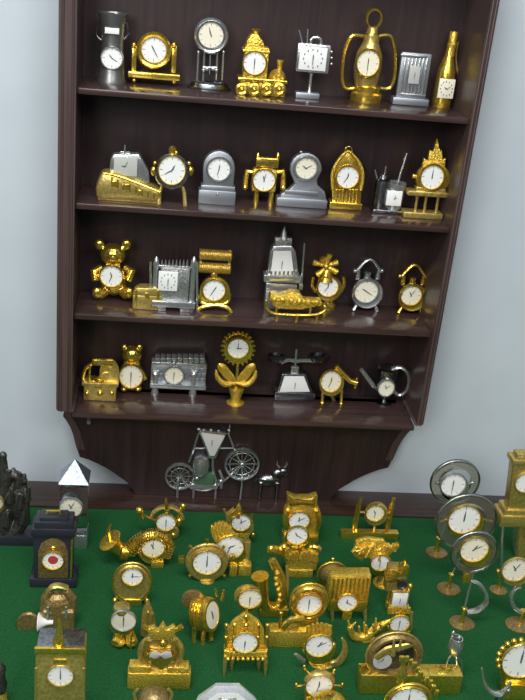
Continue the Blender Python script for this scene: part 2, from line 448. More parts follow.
t.dial(254.5, 63, 10.8, y=1.5, bez='gold', bw=1.6, hm=(12, 30)); t.done()

t = T('television_clock', 'silver square screen clock on a post with two thin aerials, top shelf', 308, 99, 's1', G1)
b = t.part('base', 'satin'); b.box(296, 320, 93, None, 0, 10, .8)
b = t.part('post', 'silver'); b.lathe(310, 85, [(3, 93), (1.6, 90), (1.6, 76), (3, 73)], y=5, seg=14)
b = t.part('case', 'silver'); b.box(297, 330, 44, 73, 1, 9, 1.4)
b = t.part('aerial', 'silver'); b.tube([(303, 45, 5), (299, 30, 5)], .8)
b = t.part('aerial', 'silver'); b.tube([(307, 45, 5), (308, 29, 5)], .8)
b = t.part('handle', 'silver'); b.tube([(311, 45, 5), (311, 40, 5), (314, 37.5, 5), (319, 38, 5), (321, 41, 5), (321, 46, 5)], 1.5, smooth=3)
for z in (52, 58, 64):
    b = t.part('knob', 'silver'); b.ball(331.5, z, 1.6, y=5)
f = t.part('clock_face', ['dial', 'ink']); f.box(299.5, 326.5, 47, 70.5, .3, 2, .3); f.m = 1
for k in range(12):
    a = k * PI / 6; f.box(313 + 9.5 * math.sin(a) - .5, 313 + 9.5 * math.sin(a) + .5, 58.7 - 9 * math.cos(a) - 1, 58.7 - 9 * math.cos(a) + 1, .1, .35, 0)
t.hands(313, 58.7, 10, .3, (12, 30), f=f); t.done()

t = T('hurricane_lantern_clock', 'gold hurricane lantern clock with carrying ring and looped side tubes, top shelf', 368, 104, 's1', G1)
b = t.part('base', 'gold'); b.lathe(366, 98, [(16, None), (16.5, 100), (16, 93), (13.5, 91), (13.5, 86), (11, 84)], y=16)
b = t.part('body', 'brass'); b.lathe(368, 65, [(11, 85), (12.5, 80), (14, 68), (13, 54), (9.5, 46), (8, 42), (8, 36), (5.5, 33), (5, 27), (1, 26)], y=16)
for s in (-1, 1):
    b = t.part('side_tube', 'gold'); x = 368
    b.tube([(366 + s * 12, 88, 16), (367 + s * 22, 88, 16), (368 + s * 26, 78, 16), (369 + s * 26, 60, 16), (370 + s * 24, 46, 16), (371 + s * 19, 36, 16), (371 + s * 8, 36, 16)], 1.9, flat=1.6, smooth=5)
b = t.part('carrying_ring', 'gold'); b.ring(374, 19, 7.2, 1.5, y=16, ry=2.2, sz=1.2)
b = t.part('cap', 'gold'); b.lathe(372, 30, [(7, 38), (6, 33), (3.4, 31), (3.2, 27)], y=16)
t.dial(368, 63, 10.8, y=1.5, bez='gold', bw=1.8, face='cream', sz=1.12, hm=(12, 30)); t.done()

t = T('panelled_gate_clock', 'flat silver upright panel clock with vertical ribs on a plinth, top shelf', 411, 105, 's1', G1)
b = t.part('plinth', 'satin'); b.box(393, 430, 98.5, None, 0, 12, 1)
b = t.part('panel', 'satin'); b.box(399, 429, 53, 98.5, 3, 9, 1)
b = t.part('grille', 'silver')
for i in range(7): b.box(402.5 + i * 3.6, 404.3 + i * 3.6, 58, 94, 1.4, 3.4, .5)
b.box(401, 427.5, 55, 57.5, 1.4, 3.4, .4); b.box(399.5, 425.5, 94, 96.5, 1.4, 3.4, .4)
f = t.part('clock_face', ['grey_dial', 'ink']); f.box(409, 420, 66, 84, .6, 1.6, .3); t.hands(414.5, 75, 6, 1, (12, 30), f=f); t.done()

t = T('champagne_bottle_clock', 'gold champagne bottle clock with a cream square dial, right end of the top shelf', 445, 106, 's1', G1)
b = t.part('body', 'gold'); b.lathe(446, 75, [(9, None), (9.6, 103), (9.6, 78), (8.8, 70), (6, 61), (4.2, 54), (3.6, 46)], y=9.6)
b = t.part('neck_foil', 'gold_ornate'); b.lathe(452, 45, [(4.2, 56), (4, 48), (4.8, 46), (4.8, 44), (3.9, 43), (4.2, 34), (3.6, 31.5), (1, 31)], y=9.6)
b = t.part('stand_rod', 'brass'); b.tube([(457, None, 13), (458, 80, 16), (456, 58, 16), (458, 42, 13)], .9, smooth=4)
f = t.part('clock_face', ['cream', 'ink']); f.box(438.5, 454.5, 79, 98.5, -.6, 2, .4); f.m = 1
for k in range(12):
    a = k * PI / 6; f.box(446.5 + 6 * math.sin(a) - .4, 446.5 + 6 * math.sin(a) + .4, 88.7 - 7 * math.cos(a) - .8, 88.7 - 7 * math.cos(a) + .8, -.8, -.5, 0)
t.hands(446.5, 88.7, 7, -.5, (10, 10), f=f); t.done()

# --- second tier
t = T('ferry_boat_clock', 'gold boat clock with long sloping hull and silver cabin, left end of second shelf', 128, 203, 's2', G2)
b = t.part('hull', 'brass'); b.poly([(96, 199), (156, 202), (163, 197), (160, 190), (142, 183), (126, 177), (112, 172), (101, 173), (95, 187)], 0, 22, 5)
b = t.part('rail', 'gold'); b.tube([(103, 173, 1), (118, 176, 0), (140, 184, 0), (160, 192, 1)], 1.4, smooth=4)
for i in range(8): b.tube([(112 + i * 6, 177 + i * 2.3, 0), (112 + i * 6, 186 + i * 1.8, 0)], .9)
b = t.part('hull_window', 'gold'); b.box(112, 118, 181, 187, -.5, 2, .6); b.box(122, 130, 184, 190, -.5, 2, .6); b.box(138, 143, 190, 196, -.5, 2, .6)
b = t.part('keel', 'brass'); b.box(98, 158, 197, None, 3, 16, 1)
b = t.part('cabin', 'silver'); b.poly([(108, 182), (110, 160), (113, 154), (139, 154), (143, 161), (149, 172), (150, 184)], 6, 17, 2)
b = t.part('mast', 'silver'); b.tube([(124.5, 156, 10), (125, 145, 10)], .9); b.box(120, 130, 151.5, 153, 9.5, 10.5, .2)
f = t.part('clock_face', ['grey_dial', 'ink']); f.box(114, 137, 157, 176, 4, 6, .4); t.hands(125, 166, 8, 4.2, (9, 5), f=f); t.done()

t = T('alarm_clock', 'round white dial clock with gold crown, side lugs and two thin feet, second shelf', 172, 206, 's2', G2)
b = t.part('case', 'pewter'); b.disc(172, 170, [(12, 12), (16.5, 11), (17.5, 7), (17.5, 3), (16, 1.5), (12, 2)], sz=1.05)
b = t.part('crown', 'gold'); b.lathe(172.5, 150, [(3, 154), (4, 152), (4, 148), (2, 146)], y=6, seg=14); b.ball(176, 152.5, 2.5, y=6)
for s in (-1, 1):
    b = t.part('lug', 'gold'); b.ball(172 + s * 18.5, 171, 3, 5, 3, y=6); b.ball(172 + s * 17, 163, 2.2, y=6)
    b = t.part('foot', 'brass'); b.tube([(172 + s * 9, 184, 6), (172 + s * 12, 192, 5), (172 + s * 13, None, 2)], [1.6, 1.8, 2.3], smooth=3)
t.dial(172, 170, 12.8, y=1.8, bez='gold', bw=1.5, sz=1.1, hm=(1, 40)); t.done()

t = T('arched_mantel_clock', 'silver round-topped mantel clock on a stepped plinth, second shelf', 217, 205, 's2', G2)
b = t.part('body', 'satin'); A = [(203, 191), (203, 168)] + [(219 - 16 * math.cos(i * PI / 10), 168 - 17 * math.sin(i * PI / 10)) for i in range(1, 10)] + [(235, 168), (233, 191)]
b.poly(A, 2, 11, 1)
b = t.part('plinth', 'satin'); b.box(201, 235, 186, 192, 1, 13, .8); b.box(199, 236, 191, None, 0, 14, .8)
b = t.part('stud', 'silver'); b.ball(217.5, 194, 1.3, y=0)
t.dial(219, 169, 10.6, y=2, bez='silver', bw=2.2, hm=(12.2, 32)); t.done()

t = T('robot_clock', 'gold robot clock with block head, hanging arms and a dial as its chest', 264, 204, 's2', G2)
b = t.part('head', 'gold'); b.box(256, 279, 158, 168, 3, 12, 1.5); b.box(261, 274, 166, 171, 5, 10, .5)
for x in (258, 278):
    b = t.part('antenna', 'gold'); b.lathe(x, 155, [(2.2, 160), (2, 154), (1, 152.5)], y=7, seg=12)
b = t.part('eye', 'ink'); b.ball(263, 162, 1.5, y=2.8); b.ball(272, 162, 1.5, y=2.8)
b = t.part('body', 'gold_ornate'); b.box(252, 277, 169, 193, 2, 13, 3)
for s in (-1, 1):
    b = t.part('arm', 'gold'); b.tube([(264 + s * 12, 172, 7), (265 + s * 18, 171, 7), (264.5 + s * 19, 178, 6), (264 + s * 19, 186, 4)], [2.6, 3, 2.6, 2.8]); b.ball(264 + s * 19, 187.5, 3, y=4)
for x in (256, 271):
    b = t.part('leg', 'gold'); b.lathe(x, 197, [(3.2, None), (3.2, 201), (2.6, 199), (2.6, 190)], y=6, seg=14)
t.dial(264, 180, 10.6, y=1.8, bez='gold', bw=1.5, hm=(11.5, 2)); t.done()

t = T('balloon_mantel_clock', 'silver balloon-shaped mantel clock with flared shoulders, second shelf', 303, 208, 's2', G2)
b = t.part('body', 'satin'); A = [(279, 202), (281, 194), (289, 190), (295, 184), (293, 179)] + [(306 - 16 * math.cos(a), 169 - 16 * math.sin(a)) for a in [math.radians(k) for k in range(-25, 206, 21)]] + [(317, 180), (318, 186), (325, 192), (327, 202)]
b.poly(A, 2, 11, 1)
b = t.part('plinth', 'satin'); b.box(277, 328, 199, None, 0, 13, 1); b.box(285, 318, 191, 195, 1, 3, .5)
b = t.part('finial', 'silver'); b.ball(301, 152, 2, y=6)
t.dial(306, 168, 10, y=2, bez='silver', bw=3.2, face='cream', hm=(10, 10)); t.done()

t = T('gothic_arch_clock', 'gold pointed-arch mantel clock with fluted sides and round white dial, second shelf', 346, 210, 's2', G2)
A = [(332, 205), (332, 175), (336, 164), (342, 156), (348, 151), (354, 156), (360, 164), (363, 175), (361, 205)]
b = t.part('body', 'gold'); b.poly(A, 3, 14, 1.5)
b = t.part('arch_moulding', 'gold_ornate'); b.tube([(333, 190, 2.5)] + [(x, y, 2.5) for x, y in A[1:-1]] + [(361, 190, 2.5)], 1.7, smooth=2)
b = t.part('fluting', 'gold')
for i in range(7): b.tube([(336.5 + i * 3.4, 190, 2.5), (336 + i * 3.4, 203, 2.5)], 1.2)
b = t.part('base', 'gold'); b.box(330, 363, 203, None, 0, 16, 1)
b = t.part('handle', 'gold'); b.ring(348.5, 150, 3.4, 1, y=8)
t.dial(347.5, 177, 10.6, y=2, bez='gold', bw=2, hm=(12.3, 35)); t.done()

t = T('drinks_set_clock', 'dark silver cup beside a tumbler with slanted straw and small white square dial', 389, 214, 's2', G2)
b = t.part('shaker', 'pewter'); b.lathe(381, 195, [(7, None), (7.4, 206), (7.8, 184), (7.4, 180), (5, 178), (4.2, 174), (2, 173)], y=9)
b = t.part('tumbler', 'silver'); b.lathe(395, 195, [(8, None), (8.2, 208), (10.5, 183), (9.6, 183), (8, 205), (1, 206)], y=11)
b = t.part('straw', 'silver'); b.tube([(393, 200, 11), (401, 172, 13), (407, 153, 14)], 1.3)
b = t.part('base', 'pewter'); b.box(373, 405, 210.5, None, 0, 20, 1)
b = t.part('stirrer', 'silver'); b.tube([(384, 178, 8), (386, 166, 8)], .8); b.tube([(377, 178, 8), (375, 170, 8)], .8)
f = t.part('clock_face', ['dial', 'ink']); f.box(386.5, 402, 191, 206, .6, 3, .5); t.hands(394.5, 198.5, 6, .7, (2, 0), f=f); t.done()

t = T('spired_table_clock', 'gold spire-topped clock on a small pillared stand, right end of the second shelf', 424, 219, 's2', G2)
b = t.part('base', 'brass'); b.box(404, 444, 213, None, 0, 16, 1)
for x in (416, 425, 437):
    b = t.part('column', 'brass'); b.lathe(x, 205, [(2, 214), (1.5, 212), (1.5, 199), (2.2, 196)], y=8, seg=12)
b = t.part('table', 'brass'); b.box(408, 450, 192, 197, 1, 15, 1); b.box(416, 446, 188, 193, 3, 13, 1)
b = t.part('case', 'gold'); b.disc(431, 177, [(10, 13), (15, 12), (16, 8), (15.5, 4), (12, 3)], sx=1.1)
b = t.part('spire', 'gold_ornate'); b.poly([(422, 168), (424, 158), (428, 161), (430, 150), (433, 152), (437.5, 138), (440, 151), (442, 150), (443, 160), (446, 158), (445, 168)], 5, 10, .8)
for s in (-1, 1):
    b = t.part('side_knob', 'gold'); b.ball(432 + s * 18, 177 + s, 2.5, y=8)
t.dial(432, 177, 11, y=3, bez='gold', bw=2.2, sz=1.05, hm=(12, 0)); t.done()

# --- third tier
t = T('teddy_bear_clock', 'gold seated teddy bear clock holding a round white dial, left end of the third shelf', 112, 302, 's3', G3)
b = t.part('body', 'gold', remesh=.8); b.ball(114, 281, 14, 15.5, 10, y=12); b.ball(113, 254.5, 13, 11.5, 10, y=11); b.ball(113, 258, 5, 4, 4, y=2.5)
for s in (-1, 1):
    b.ball(113 + s * 13.5, 244.5, 5.2, 6, 3.6, y=11); b.tube([(113 + s * 5, 252, 11), (113 + s * 12, 246, 11)], [5, 3.6]); b.tube([(113 + s * 11, 268, 10), (113 + s * 19, 272, 6), (112 + s * 16, 281, 3)], [4.5, 5, 4.5]); b.tube([(114 + s * 8, 290, 9), (113 + s * 15, 295, 3)], [6, 6]); b.ball(113 + s * 16, 293, 5.2, 6, 3.5, y=1)
b = t.part('eye', 'ink'); b.ball(108.5, 252, 1.3, y=2); b.ball(117.5, 252, 1.3, y=2)
b = t.part('nose', 'brass'); b.ball(113, 257, 1.8, y=-1.6)
b = t.part('bow_tie', 'gold_ornate'); b.poly([(106, 263), (106, 269), (112, 267), (120, 270), (120, 264), (113, 265)], -1, 2, .5)
t.dial(111.5, 276, 10.6, y=-.6, bez='gold', bw=1.8, hm=(11.5, 33)); t.done()

t = T('treasure_chest', 'small gold chest with a domed lid in front of the bear clock, third shelf', 147, 310, 's3', G3, cat='ornament')
b = t.part('box', 'brass'); b.box(133, 162, 296, None, 0, 14, 1)
b = t.part('lid', 'brass'); b.poly([(133, 296), (134, 291), (139, 288), (156, 288), (161, 291), (162, 296)], 0, 14, 1)
for x in (136, 158):
    b = t.part('strap', 'gold'); b.box(x - 1.3, x + 1.3, 290, 307, -.6, 1, .3)
b = t.part('clasp', 'gold'); b.box(145, 149, 293, 300, -.8, 1, .4); t.done()

t = T('castle_gate_clock', 'silver spiked gateway clock with tall side rails and a square white dial, third shelf', 174, 313, 's3', G3)
b = t.part('wall', 'silver_ornate'); b.box(160, 189, 268, 302, 5, 14, 1)
for x in (155, 192):
    b = t.part('tower', 'silver'); b.lathe(x, 290, [(4, None), (4, 309), (3, 306), (3, 266), (3.6, 264), (2.4, 259), (.6, 256)], y=10, seg=14)
b = t.part('spikes', 'silver')
for i in range(8): b.lathe(162 + i * 3.6, 264, [(1, 269), (1.2, 264), (.3, 259.5)], y=9, seg=8)
b.box(158, 191, 266, 269, 7, 11, .5)
for x in (150.5, 197): b = t.part('rail', 'silver'); b.tube([(x, None, 8), (x, 262, 8)], 1.2)
b = t.part('plinth', 'silver'); b.box(152, 195, 302, 308, 2, 16, .8); b.box(158, 166, 307, None, 3, 14, .6); b.box(180, 190, 307, None, 3, 14, .6)
f = t.part('clock_face', ['dial', 'ink']); f.box(158.5, 177.5, 272, 291, 3.4, 6, .5); f.m = 1
for k in range(12):
    a = k * PI / 6; f.box(168 + 7 * math.sin(a) - .4, 168 + 7 * math.sin(a) + .4, 281.5 - 7 * math.cos(a) - .8, 281.5 - 7 * math.cos(a) + .8, 3.2, 3.6, 0)
t.hands(168, 281.5, 8, 3.6, (12, 30), f=f); t.done()

t = T('cotton_reel_clock', 'gold clock with two ribbed rollers above a round dial on crossed legs, third shelf', 215, 313, 's3', G3)
for i, (y0, x0) in enumerate(((255, 215.5), (268, 214.5))):
    b = t.part('roller', 'brass')
    k = t.s; X, Z = b.q(x0, y0, 8); R = []
    for j in range(33):
        r = (5.2 + (.7 if j % 2 else -.2)) * k; u = (j - 16) * k
        R.append([(X + u, 8 * k + r * math.cos(2 * PI * m / 16), Z + r * math.sin(2 * PI * m / 16)) for m in range(16)])
    b.rings(R)
for x in (200, 229):
    b = t.part('side_bracket', 'brass'); b.tube([(x, 272, 8), (x + (1 if x < 214 else 1), 250, 8)], 1.6)
b = t.part('case', 'gold'); b.disc(214.5, 289, [(10, 12), (14, 11), (15.5, 8), (15, 4), (11, 3)])
b = t.part('crown', 'gold'); b.lathe(214, 275, [(3.5, 278), (4, 274), (2, 270)], y=7, seg=12)
for s in (-1, 1):
    b = t.part('leg', 'gold'); b.tube([(214.5 + s * 15, 293, 8), (214.5 + s * 13, 302, 7), (214.5 + s * 2, 304.5, 5), (214.5 - s * 12, 307, 4), (214.5 - s * 17, None, 3 + s)], 2.2, smooth=4)
t.dial(214, 290, 10.6, y=3, bez='gold', bw=2, hm=(1, 35)); t.done()

t = T('lighthouse_clock', 'silver tapering tower clock with a tall pale dial and a thin rail, third shelf', 282, 313, 's3', G3, Y=.062)
b = t.part('tower', 'silver'); b.poly([(267, 278), (270, 252), (274, 246), (292, 246), (296, 252), (299, 278)], 3, 14, 1)
b = t.part('lantern_room', 'silver_ornate'); b.box(275, 292, 238, 247, 4, 12, 1); b.lathe(284, 234, [(6, 239), (4, 236), (3, 232), (1.5, 229), (.5, 226)], y=8, seg=14)
b = t.part('gallery', 'silver'); b.box(264, 301, 276, 283, 1, 16, .8); b.box(266, 297, 284, 291, 2, 15, .8)
for i in range(8): b.box(266 + i * 4.2, 268 + i * 4.2, 271, 277, 1, 2.5, .3)
b = t.part('base', 'silver_ornate'); b.box(266, 298, 290, None, 3, 15, 1)
b = t.part('flag_pole', 'silver'); b.tube([(301, 290, 6), (304.5, 243, 6)], 1); b.box(299, 303, 284, 290, 3, 8, .5)
f = t.part('clock_face', ['dial', 'ink']); f.poly([(270.5, 275), (273.5, 251), (291, 251), (294, 275)], 2.2, 4, .4); t.hands(282, 264, 8, 2.4, (12, 30), f=f); t.done()

t = T('sleigh', 'gold ornate sleigh on curved runners in front of the silver tower clock, third shelf', 299, 318, 's3', G3, cat='ornament', Y=.026)
b = t.part('body', 'gold_ornate'); b.poly([(269, 300), (271, 294), (280, 296), (292, 292), (300, 293), (304, 300), (322, 301), (322, 306), (300, 310), (276, 309)], 2, 14, 1.5)
for i in range(6): b.ball(274 + i * 8.5, 299 + i * .6, 3.6, y=2.5)
for y in (1.5, 14):
    b = t.part('runner', 'gold'); b.tube([(266, 300, y), (267, 308, y), (275, 313.5, y), (300, 315, y), (318, 314, y), (327, 308, y), (326, 303, y)], 1.5, smooth=4)
    for x in (276, 310):
        b.tube([(x, 314, y), (x + 1, 305, y + (2 if y < 5 else -2))], 1.3)
for x in (277, 297, 317):
    b = t.part('foot', 'gold'); b.lathe(x, 317, [(2, None), (1.4, 315)], y=2, seg=10)
t.done()

t = T('windmill_clock', 'gold windmill clock with a cross of short sails above a round dial, third shelf', 327, 308, 's3', G3)
b = t.part('case', 'gold'); b.disc(328, 286, [(9, 12), (12.5, 11), (13.5, 7), (12.8, 3), (10, 2.5)])
b = t.part('sails', 'gold_ornate')
for (x0, y0), (x1, y1) in (((326, 266), (313, 262)), ((326, 266), (338, 262)), ((326, 266), (330, 254)), ((326, 268), (317, 275)), ((326, 266), (337, 272)), ((326, 264), (322, 258))):
    b.tube([(x0, y0, 4), ((x0 + x1) / 2, (y0 + y1) / 2, 3), (x1, y1, 3)], [2, 2.6, 3.4], seg=8)
b.ball(326, 266, 3.6, y=2)
b = t.part('tower', 'gold'); b.lathe(327, 272, [(9, 280), (6, 272), (4, 264), (2, 261)], y=8)
for s in (-1, 1):
    b = t.part('side_scroll', 'gold'); b.tube([(328 + s * 13, 292, 7), (328 + s * 16, 285, 7), (328.5 + s * 15, 277, 7)], 1.8, smooth=3)
b = t.part('base', 'gold'); b.lathe(327, 303, [(9, None), (9, 304), (6, 301), (6, 297)], y=9)
t.dial(328, 286.5, 9.8, y=2.3, bez='gold', bw=1.6, hm=(12, 35)); t.done()

def bell_clock(name, label, bx, by, px, py, r, m, grp, hm, face):
    t = T(name, label, bx, by, 's3', grp)
    b = t.part('case', m); b.disc(px, py, [(r - 1, 12), (r + 3, 11), (r + 4.5, 8), (r + 4.5, 3), (r + 3, 1.5), (r, 2.6)])
    for s in (-1, 1):
        b = t.part('bell_post', m); b.lathe(px + 2 + s * 10, py - r - 4, [(2.4, py - r - .5), (2.4, py - r - 5), (1.6, py - r - 7), (2.2, py - r - 9)], y=6, seg=12); b.ball(px + 2.5 + s * 13.5, py - r - 9, 2.4, y=6)
        b = t.part('foot', m); b.tube([(px + s * 9, py + r + 2, 6), (px - 1 + s * 12, None, 4)], [1.6, 2.2])
    b = t.part('handle', m); b.tube([(px - 9.5, py - r - 9, 6), (px - 4, py - r - 15, 6), (px + 2, py - r - 20, 6), (px + 7, py - r - 19, 6), (px + 11, py - r - 14, 6), (px + 15, py - r - 8, 6)], 1.7, flat=1.5, smooth=4)
    b = t.part('crown', m); b.lathe(px + 1.5, py - r - 4, [(4, py - r - 1), (3, py - r - 5), (3.6, py - r - 7)], y=6, seg=14)
    t.dial(px, py, r, y=2.2, bez=m, bw=2.2, face=face, hm=hm); t.done()
bell_clock('bell_alarm_clock', 'silver round alarm clock with bowed top handle and feet, third shelf', 365, 312, 366, 291, 11.3, 'silver', G3, (10, 20), 'cream')
bell_clock('bell_alarm_clock', 'gold round alarm clock with bowed top handle and feet, right end of the third shelf', 410, 314, 411, 295, 10, 'gold', G3, (11, 5), 'cream')

# --- lowest tier
t = T('gramophone_clock', 'dull gold gramophone ornament with a wide disc horn, left end of the lowest shelf', 99, 401, 's4', G4, cat='ornament')
b = t.part('box', 'brass'); b.box(84, 116, 386, None, 0, 16, 1.2); b.box(82, 118, 383.5, 387, -1, 17, .8)
b = t.part('horn', 'brass'); b.disc(110, 368, [(2.5, 16), (3, 12), (6, 9), (10, 7), (12, 6), (11, 6), (2, 11)], sz=1.25, sx=.8)
b = t.part('top_bar', 'gold'); b.box(92, 113, 360, 366, 5, 10, 1.2); b.tube([(93, 363, 8), (86, 368, 8), (83, 377, 8), (84, 385, 8)], 1.8, smooth=4)
b = t.part('turntable', 'gold'); b.lathe(99, 380, [(9, 384), (9, 380), (8, 379), (2, 378)], y=8)
b = t.part('tone_arm', 'gold'); b.tube([(108, 372, 10), (102, 374, 8), (98, 380, 7)], 1.5, smooth=3); b.tube([(89, 384, 6), (90, 366, 7)], 1.3)
b = t.part('corner_stud', 'gold'); b.ball(87, 393, 2.8, y=0); b.ball(100, 393, 3, y=-.4); b.ball(112, 393, 2.4, y=0); t.done()

t = T('owl_clock', 'small gold two-eared bottle-shaped clock with a large white dial, lowest shelf', 132, 392, 's4', G4)
b = t.part('body', 'gold', remesh=.7); b.ball(131, 376, 14, 16, 9.5, y=9); b.ball(132, 355, 10, 10, 8, y=9)
for s in (-1, 1): b.ball(132 + s * 7.5, 347.5, 3.4, 4.2, 3, y=9); b.tube([(131 + s * 10, 372, 8), (131 + s * 14, 380, 6)], [3.5, 3.5])
b = t.part('eye', 'ink'); b.ball(129, 353.5, 1.2, y=2.2); b.ball(135.5, 353.5, 1.2, y=2.2)
b = t.part('collar', 'gold_ornate'); b.lathe(132, 362, [(7.5, 365), (8.5, 363), (7.5, 360)], y=9)
for x in (124, 138):
    b = t.part('foot', 'gold'); b.ball(x, 388, 4, 3.2, 5, y=4)
t.dial(131, 376, 11, y=-.4, bez='gold', bw=1.5, face='cream', sz=1.1, hm=(12, 30)); t.done()

t = T('upright_piano_clock', 'long grey silver piano-like clock with a row of keys, on the lowest shelf', 178, 394, 's4', G4)
b = t.part('case', 'silver_ornate'); b.box(151, 206, 364, 388, 5, 16, 1)
b = t.part('keys', ['silver', 'ink'])
for i in range(9): b.box(155 + i * 5.6, 160 + i * 5.6, 358, 363.5, 3.5, 15, .7)
b = t.part('lid', 'silver'); b.box(152, 206, 363.5, 365.5, 3, 17, .6)
b = t.part('ledge', 'silver'); b.box(150, 206, 385, 389.5, 1, 17, .8)
b = t.part('brickwork', 'satin'); b.box(152.5, 204.5, 367, 384, 4.8, 6, .3)
for r in range(3):
    for i in range(10):
        if abs(i - 4.2) > 2.2: b.box(153 + i * 5.3 + (r % 2) * 1.2, 157 + i * 5.3 + (r % 2) * 1.2, 368.5 + r * 5, 372.5 + r * 5, 4.2, 6, .4)
for x in (155, 193):
    b = t.part('leg', 'silver'); b.lathe(x, 388, [(4, None), (4, 391), (2.6, 388), (2.6, 376), (4, 373), (3, 371)], y=4, seg=14)
b = t.part('finial', 'silver'); b.ball(174, 363.5, 2.2, 2.8, y=3)
t.dial(174, 375, 8.8, y=3.5, bez='silver', bw=2, face='cream', hm=(12, 31)); t.done()

t = T('sunflower_clock', 'gold sunflower clock, toothed ring of petals around the dial, leaves on a stem, lowest shelf', 236, 407, 's4', G4)
b = t.part('flower', 'gold'); b.disc(238, 348, [(10, 9), (14, 8), (14.5, 5), (14, 2), (10.5, 2)])
for i in range(22):
    a = 2 * PI * i / 22; b.tube([(238 + 13.5 * math.sin(a), 348 - 13.5 * math.cos(a), 5), (238 + 17.5 * math.sin(a), 348 - 17.5 * math.cos(a), 5)], [1.9, 1.3], seg=6)
b = t.part('stem', 'gold'); b.tube([(236, None, 8), (236, 385, 7), (238, 362, 7)], 1.6)
for s in (-1, 1):
    b = t.part('leaf', 'gold_ornate'); b.tube([(236, 384, 7), (236.5 + s * 8, 376, 5), (236.5 + s * 15, 367, 3), (236.5 + s * 18, 364, 2)], [2, 5, 4.5, 1.2], flat=.5, smooth=3); b.tube([(236, 382, 7), (236 + s * 11, 384, 4), (236 + s * 18, 378, 3), (236 + s * 20, 370, 3)], [1.6, 3.4, 2.6, 1], smooth=3)
b = t.part('pot', 'gold_ornate'); b.lathe(236, 395, [(9, None), (9, 404), (6, 402), (5, 397), (7, 392), (8, 388), (2, 388)], y=9)
t.dial(238, 348, 10, y=2, bez='gold', bw=1.5, hm=(3, 0)); t.done()

t = T('balance_scale_clock', 'silver weighing scale clock with two shallow pans and a trapezoid dial, lowest shelf', 294, 397, 's4', G4)
b = t.part('body', 'pewter'); b.poly([(276, 396), (282, 374), (306, 374), (314, 396)], 3, 13, 1)
b = t.part('base', 'pewter'); b.box(275, 316, 393, None, 1, 15, 1)
b = t.part('post', 'silver'); b.box(291, 299, 367, 375, 5, 10, 1); b.tube([(295, 367, 7), (296.5, 349, 7)], 1.3)
b = t.part('beam', 'silver'); b.tube([(281, 363, 7), (288, 360, 7), (296, 361, 7), (305, 360.5, 7), (316, 361, 7)], 2.2, flat=.6, smooth=3)
for x in (276, 318):
    b = t.part('pan', 'pewter'); b.lathe(x, 358, [(3, 361), (8, 359.5), (10, 356), (9.2, 356), (7, 358.4), (1, 359.5)], y=7)
f = t.part('clock_face', ['dial', 'ink']); f.poly([(279.5, 392), (284.5, 376.5), (304, 376.5), (310, 392)], 2, 4, .4); t.hands(295, 385, 7, 2.2, (12, 30), f=f); t.done()

t = T('cannon_clock', 'gold clock on two thin legs with a slanting barrel at right, lowest shelf', 334, 407, 's4', G4)
b = t.part('case', 'brass'); b.disc(331, 381, [(9, 10), (12, 9), (13, 6), (12, 3), (10, 2.5)], sz=1.12)
b = t.part('barrel', 'gold'); b.tube([(336, 366, 5), (343, 374, 4), (350, 381, 3), (357, 383, 2)], [2.6, 3, 2.8, 3.2], seg=12); b.tube([(355, 388, 2), (357, 378, 2)], 1.4)
for x in (322, 341):
    b = t.part('leg', 'gold'); b.tube([(x, None, 3), (x + 1, 386, 6)], 1.5); b.ball(x, 404.5, 2.4, y=3)
b = t.part('tail', 'brass'); b.tube([(331, 393, 8), (333, None, 14)], 2)
t.dial(331, 381, 9.8, y=2.4, bez='gold', bw=1.5, face='cream', sz=1.15, hm=(12.2, 33)); t.done()

t = T('tankard_clock', 'dull silver pedestal clock with slanted bar and ring handle, right end of lowest shelf', 384, 408, 's4', G4)
b = t.part('body', 'pewter'); b.lathe(386, 385, [(6, 396), (9, 388), (10, 375), (11, 368), (9, 367), (2, 369)], y=11)
b = t.part('pedestal', 'pewter'); b.lathe(384, 400, [(8, None), (8, 406), (3, 403), (2, 399), (5, 395)], y=11)
b = t.part('handle', 'silver'); b.tube([(392, 369, 10), (400, 367, 8), (407, 372, 7), (409, 382, 7), (406, 391, 7), (399, 395, 8), (394, 391, 9)], 1.9, flat=1.6, smooth=4)
b = t.part('slanted_bar', 'silver'); b.tube([(361, 369, 4), (374, 387, 4)], 2.2, flat=.7); b.tube([(374, 387, 4), (381, 392, 7)], 1.4)
t.dial(386, 387.5, 7.6, y=1.2, bez='silver', bw=1.6, face='cream', sz=1.1, hm=(11, 10)); t.done()
# ------------------------------------------------------------------ the clocks on the table
GT = 'miniature clocks on the green felt'
# --- on the wooden ledge
t = T('carriage_clock', 'silver carriage clock with a pale triangular dial and spoked wheel, on the dark ledge', 213, 501, 'l', 'silver ornaments on the dark ledge')
b = t.part('wheel', 'silver'); b.ring(242, 464, 16.5, 1.5, y=4, ry=2.6); b.ring(242, 464, 12.5, .6, y=4)
b = t.part('spokes', 'silver')
for i in range(12):
    a = 2 * PI * i / 12; b.tube([(242, 464, 4), (242 + 16 * math.sin(a), 464 - 16 * math.cos(a), 4)], .7, seg=6)
b.ball(242, 464, 3, y=4)
b = t.part('wheel', 'silver'); b.ring(180, 476, 14, 1.4, y=8, ry=2.4); b.ring(180, 476, 9, .5, y=8)
for i in range(6):
    a = PI * i / 6; b.tube([(180 - 13 * math.sin(a), 476 + 13 * math.cos(a), 8), (180 + 13 * math.sin(a), 476 - 13 * math.cos(a), 8)], .6, seg=6)
b = t.part('dial_case', 'silver'); b.poly([(198, 430), (227, 433), (216, 459), (209, 459)], 2, 7, 1)
for x, y in ((199, 430), (204, 431), (211, 431), (219, 432), (229, 431)): b.ball(x, y - 1, 2.2, y=4)
f = t.part('clock_face', ['dial', 'ink']); f.poly([(201, 433), (225, 436), (214.5, 456), (210, 456)], .9, 2.5, .3); t.hands(212, 442, 7, 1.4, (12, 30), f=f)
